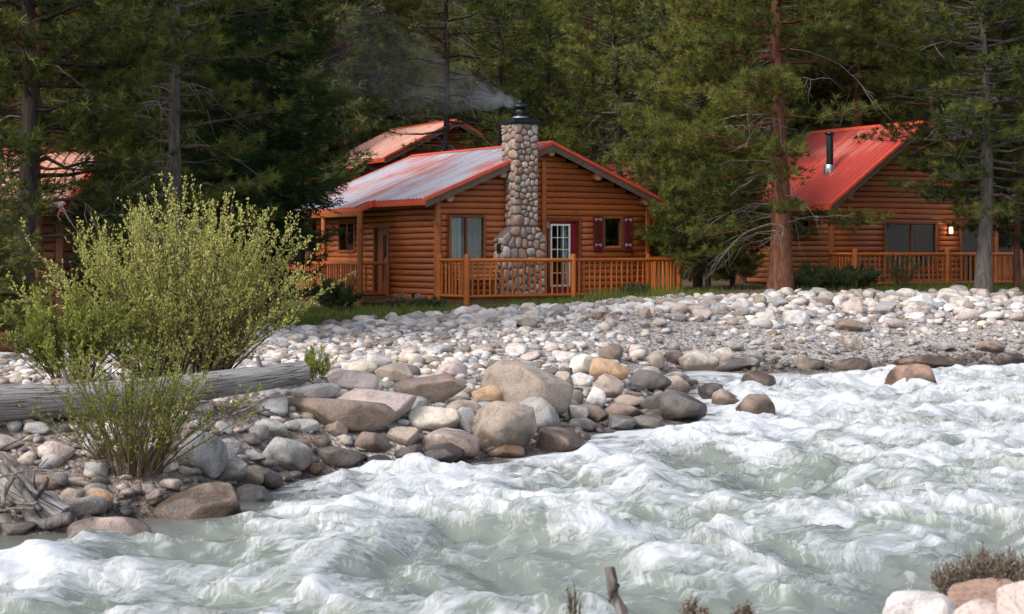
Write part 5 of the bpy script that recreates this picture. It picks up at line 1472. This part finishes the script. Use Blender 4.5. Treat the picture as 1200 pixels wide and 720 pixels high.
def grass_mass():
    r = np.random.default_rng(77); N = 26000
    px = r.uniform(-40, 1240, N * 2); d = r.uniform(-0.9, 8.0, N * 2) ** 1
    Y = grass_line(px) + d; X = (px - 600) / FPX * Y
    ok = (fbm(X * 0.9, Y * 0.9, 8) + 0.35 - 0.5 * np.exp(-((px - 890) / 120) ** 2) > 0.0) & (Y > 30)
    # keep out of the cabins
    for (cx, cy, yaw, w, l) in ((-2.1, 47.94, 0.56, 7.3, 8.0), (10.1, 54, 0.5, 7, 5)):
        dx = X - cx; dy = Y - cy; u = dx * math.cos(yaw) + dy * math.sin(yaw); v = -dx * math.sin(yaw) + dy * math.cos(yaw)
        ok &= ~((u > -0.02) & (u < w) & (v > -1.6) & (v < l))
    X, Y, px = X[ok][:N], Y[ok][:N], px[ok][:N]; n = len(X); z = gz(X, Y)
    h = r.uniform(0.06, 0.20, n) * (1 + 0.8 * (px > 690) * (px < 800)); a = r.uniform(0, 6.28, n); wd = 0.010
    base = np.stack([X, Y, z - 0.02], 1); s = np.stack([np.cos(a), np.sin(a), 0 * a], 1) * wd
    bend = np.stack([r.normal(0, 0.35, n) * h, r.normal(0, 0.35, n) * h, h], 1)
    V = np.stack([base - s, base + s, base + bend * 0.6 + s * 0.6, base + bend], 1).reshape(-1, 3)
    T_ = np.repeat(np.clip(r.normal(0.45, 0.22, n), 0, 1), 4)
    link('grass', np_mesh('grass', V, np.arange(n * 4).reshape(-1, 4), False, {'tint': T_}), None, M['grass'], kind='stuff', label='short turf and weeds along the top of the stone bar')
grass_mass()

# ------------------------------------------------------------------ chimney smoke
def smoke():
    f0 = world_of(2.60, -0.24, ZT + 0.60)
    path = [(0, 0, 0), (-0.5, 0.3, 0.12), (-1.2, 0.8, 0.30), (-2.2, 1.5, 0.62), (-3.4, 2.2, 1.05), (-4.6, 2.8, 1.7), (-5.6, 3.2, 2.5)]
    rad = [0.10, 0.24, 0.46, 0.80, 1.15, 1.4, 1.5]
    pts = np.array(path); t = np.linspace(0, 1, len(pts)); tt_ = np.linspace(0, 1, 30)
    P = np.stack([np.interp(tt_, t, pts[:, j]) for j in range(3)], 1); Rr = np.interp(tt_, t, rad) * (1 + 0.15 * np.sin(tt_ * 31))
    P = np.concatenate([P[:1] - [0, 0, 0.02], P, P[-1:]]); Rr = np.concatenate([[0.001], Rr, [0.001]])
    v, f = tubes([(P, Rr)], 14)
    m = MN('wood_smoke')
    for n in list(m.n):
        if n.type == 'BSDF_PRINCIPLED': m.n.remove(n)
    vol = m.new('ShaderNodeVolumePrincipled'); vol.inputs['Color'].default_value = (0.80, 0.86, 0.95, 1); vol.inputs['Anisotropy'].default_value = 0.2
    co = m.coord('Object')
    n1 = m.noise(co, 1.3, 4, 0.6, 0.8)
    ln = m.new('ShaderNodeVectorMath', operation='LENGTH'); m.link(co, ln.inputs[0])
    fall = m.math('DIVIDE', 1.0, m.math('ADD', m.math('POWER', ln.outputs['Value'], 1.9), 0.16))
    dn = m.math('MULTIPLY', m.math('MULTIPLY', m.ramp(n1, [(0.40, 0.0), (0.62, 1.0)]), fall), 0.5)
    m.link(dn, vol.inputs['Density']); m.link(vol.outputs[0], m.out.inputs['Volume'])
    link('smoke', np_mesh('smoke', v, f), None, m.m, f0, kind='stuff', label='thin blue wood smoke drifting left from the chimney flue')
smoke()
# look-alikes that share a description are told apart by their order from left to right
same = {}
for o in col.objects:
    if o.parent is None and o.get('label') and o.get('group'): same.setdefault(o['label'], []).append(o)
ORD = ['leftmost', 'second from left,', 'third from left,', 'fourth from left,', 'fifth from left,', 'sixth from left,', 'seventh from left,', 'eighth from left,']
for lab, os_ in same.items():
    if 1 < len(os_) <= 8:
        os_.sort(key=lambda o: o.location.x / o.location.y)
        for k, o in enumerate(os_): o['label'] = ('rightmost ' if k == len(os_) - 1 else ORD[k] + ' ') + lab
print('objects', len(bpy.data.objects), 'tris', sum(len(me.polygons) for me in bpy.data.meshes))
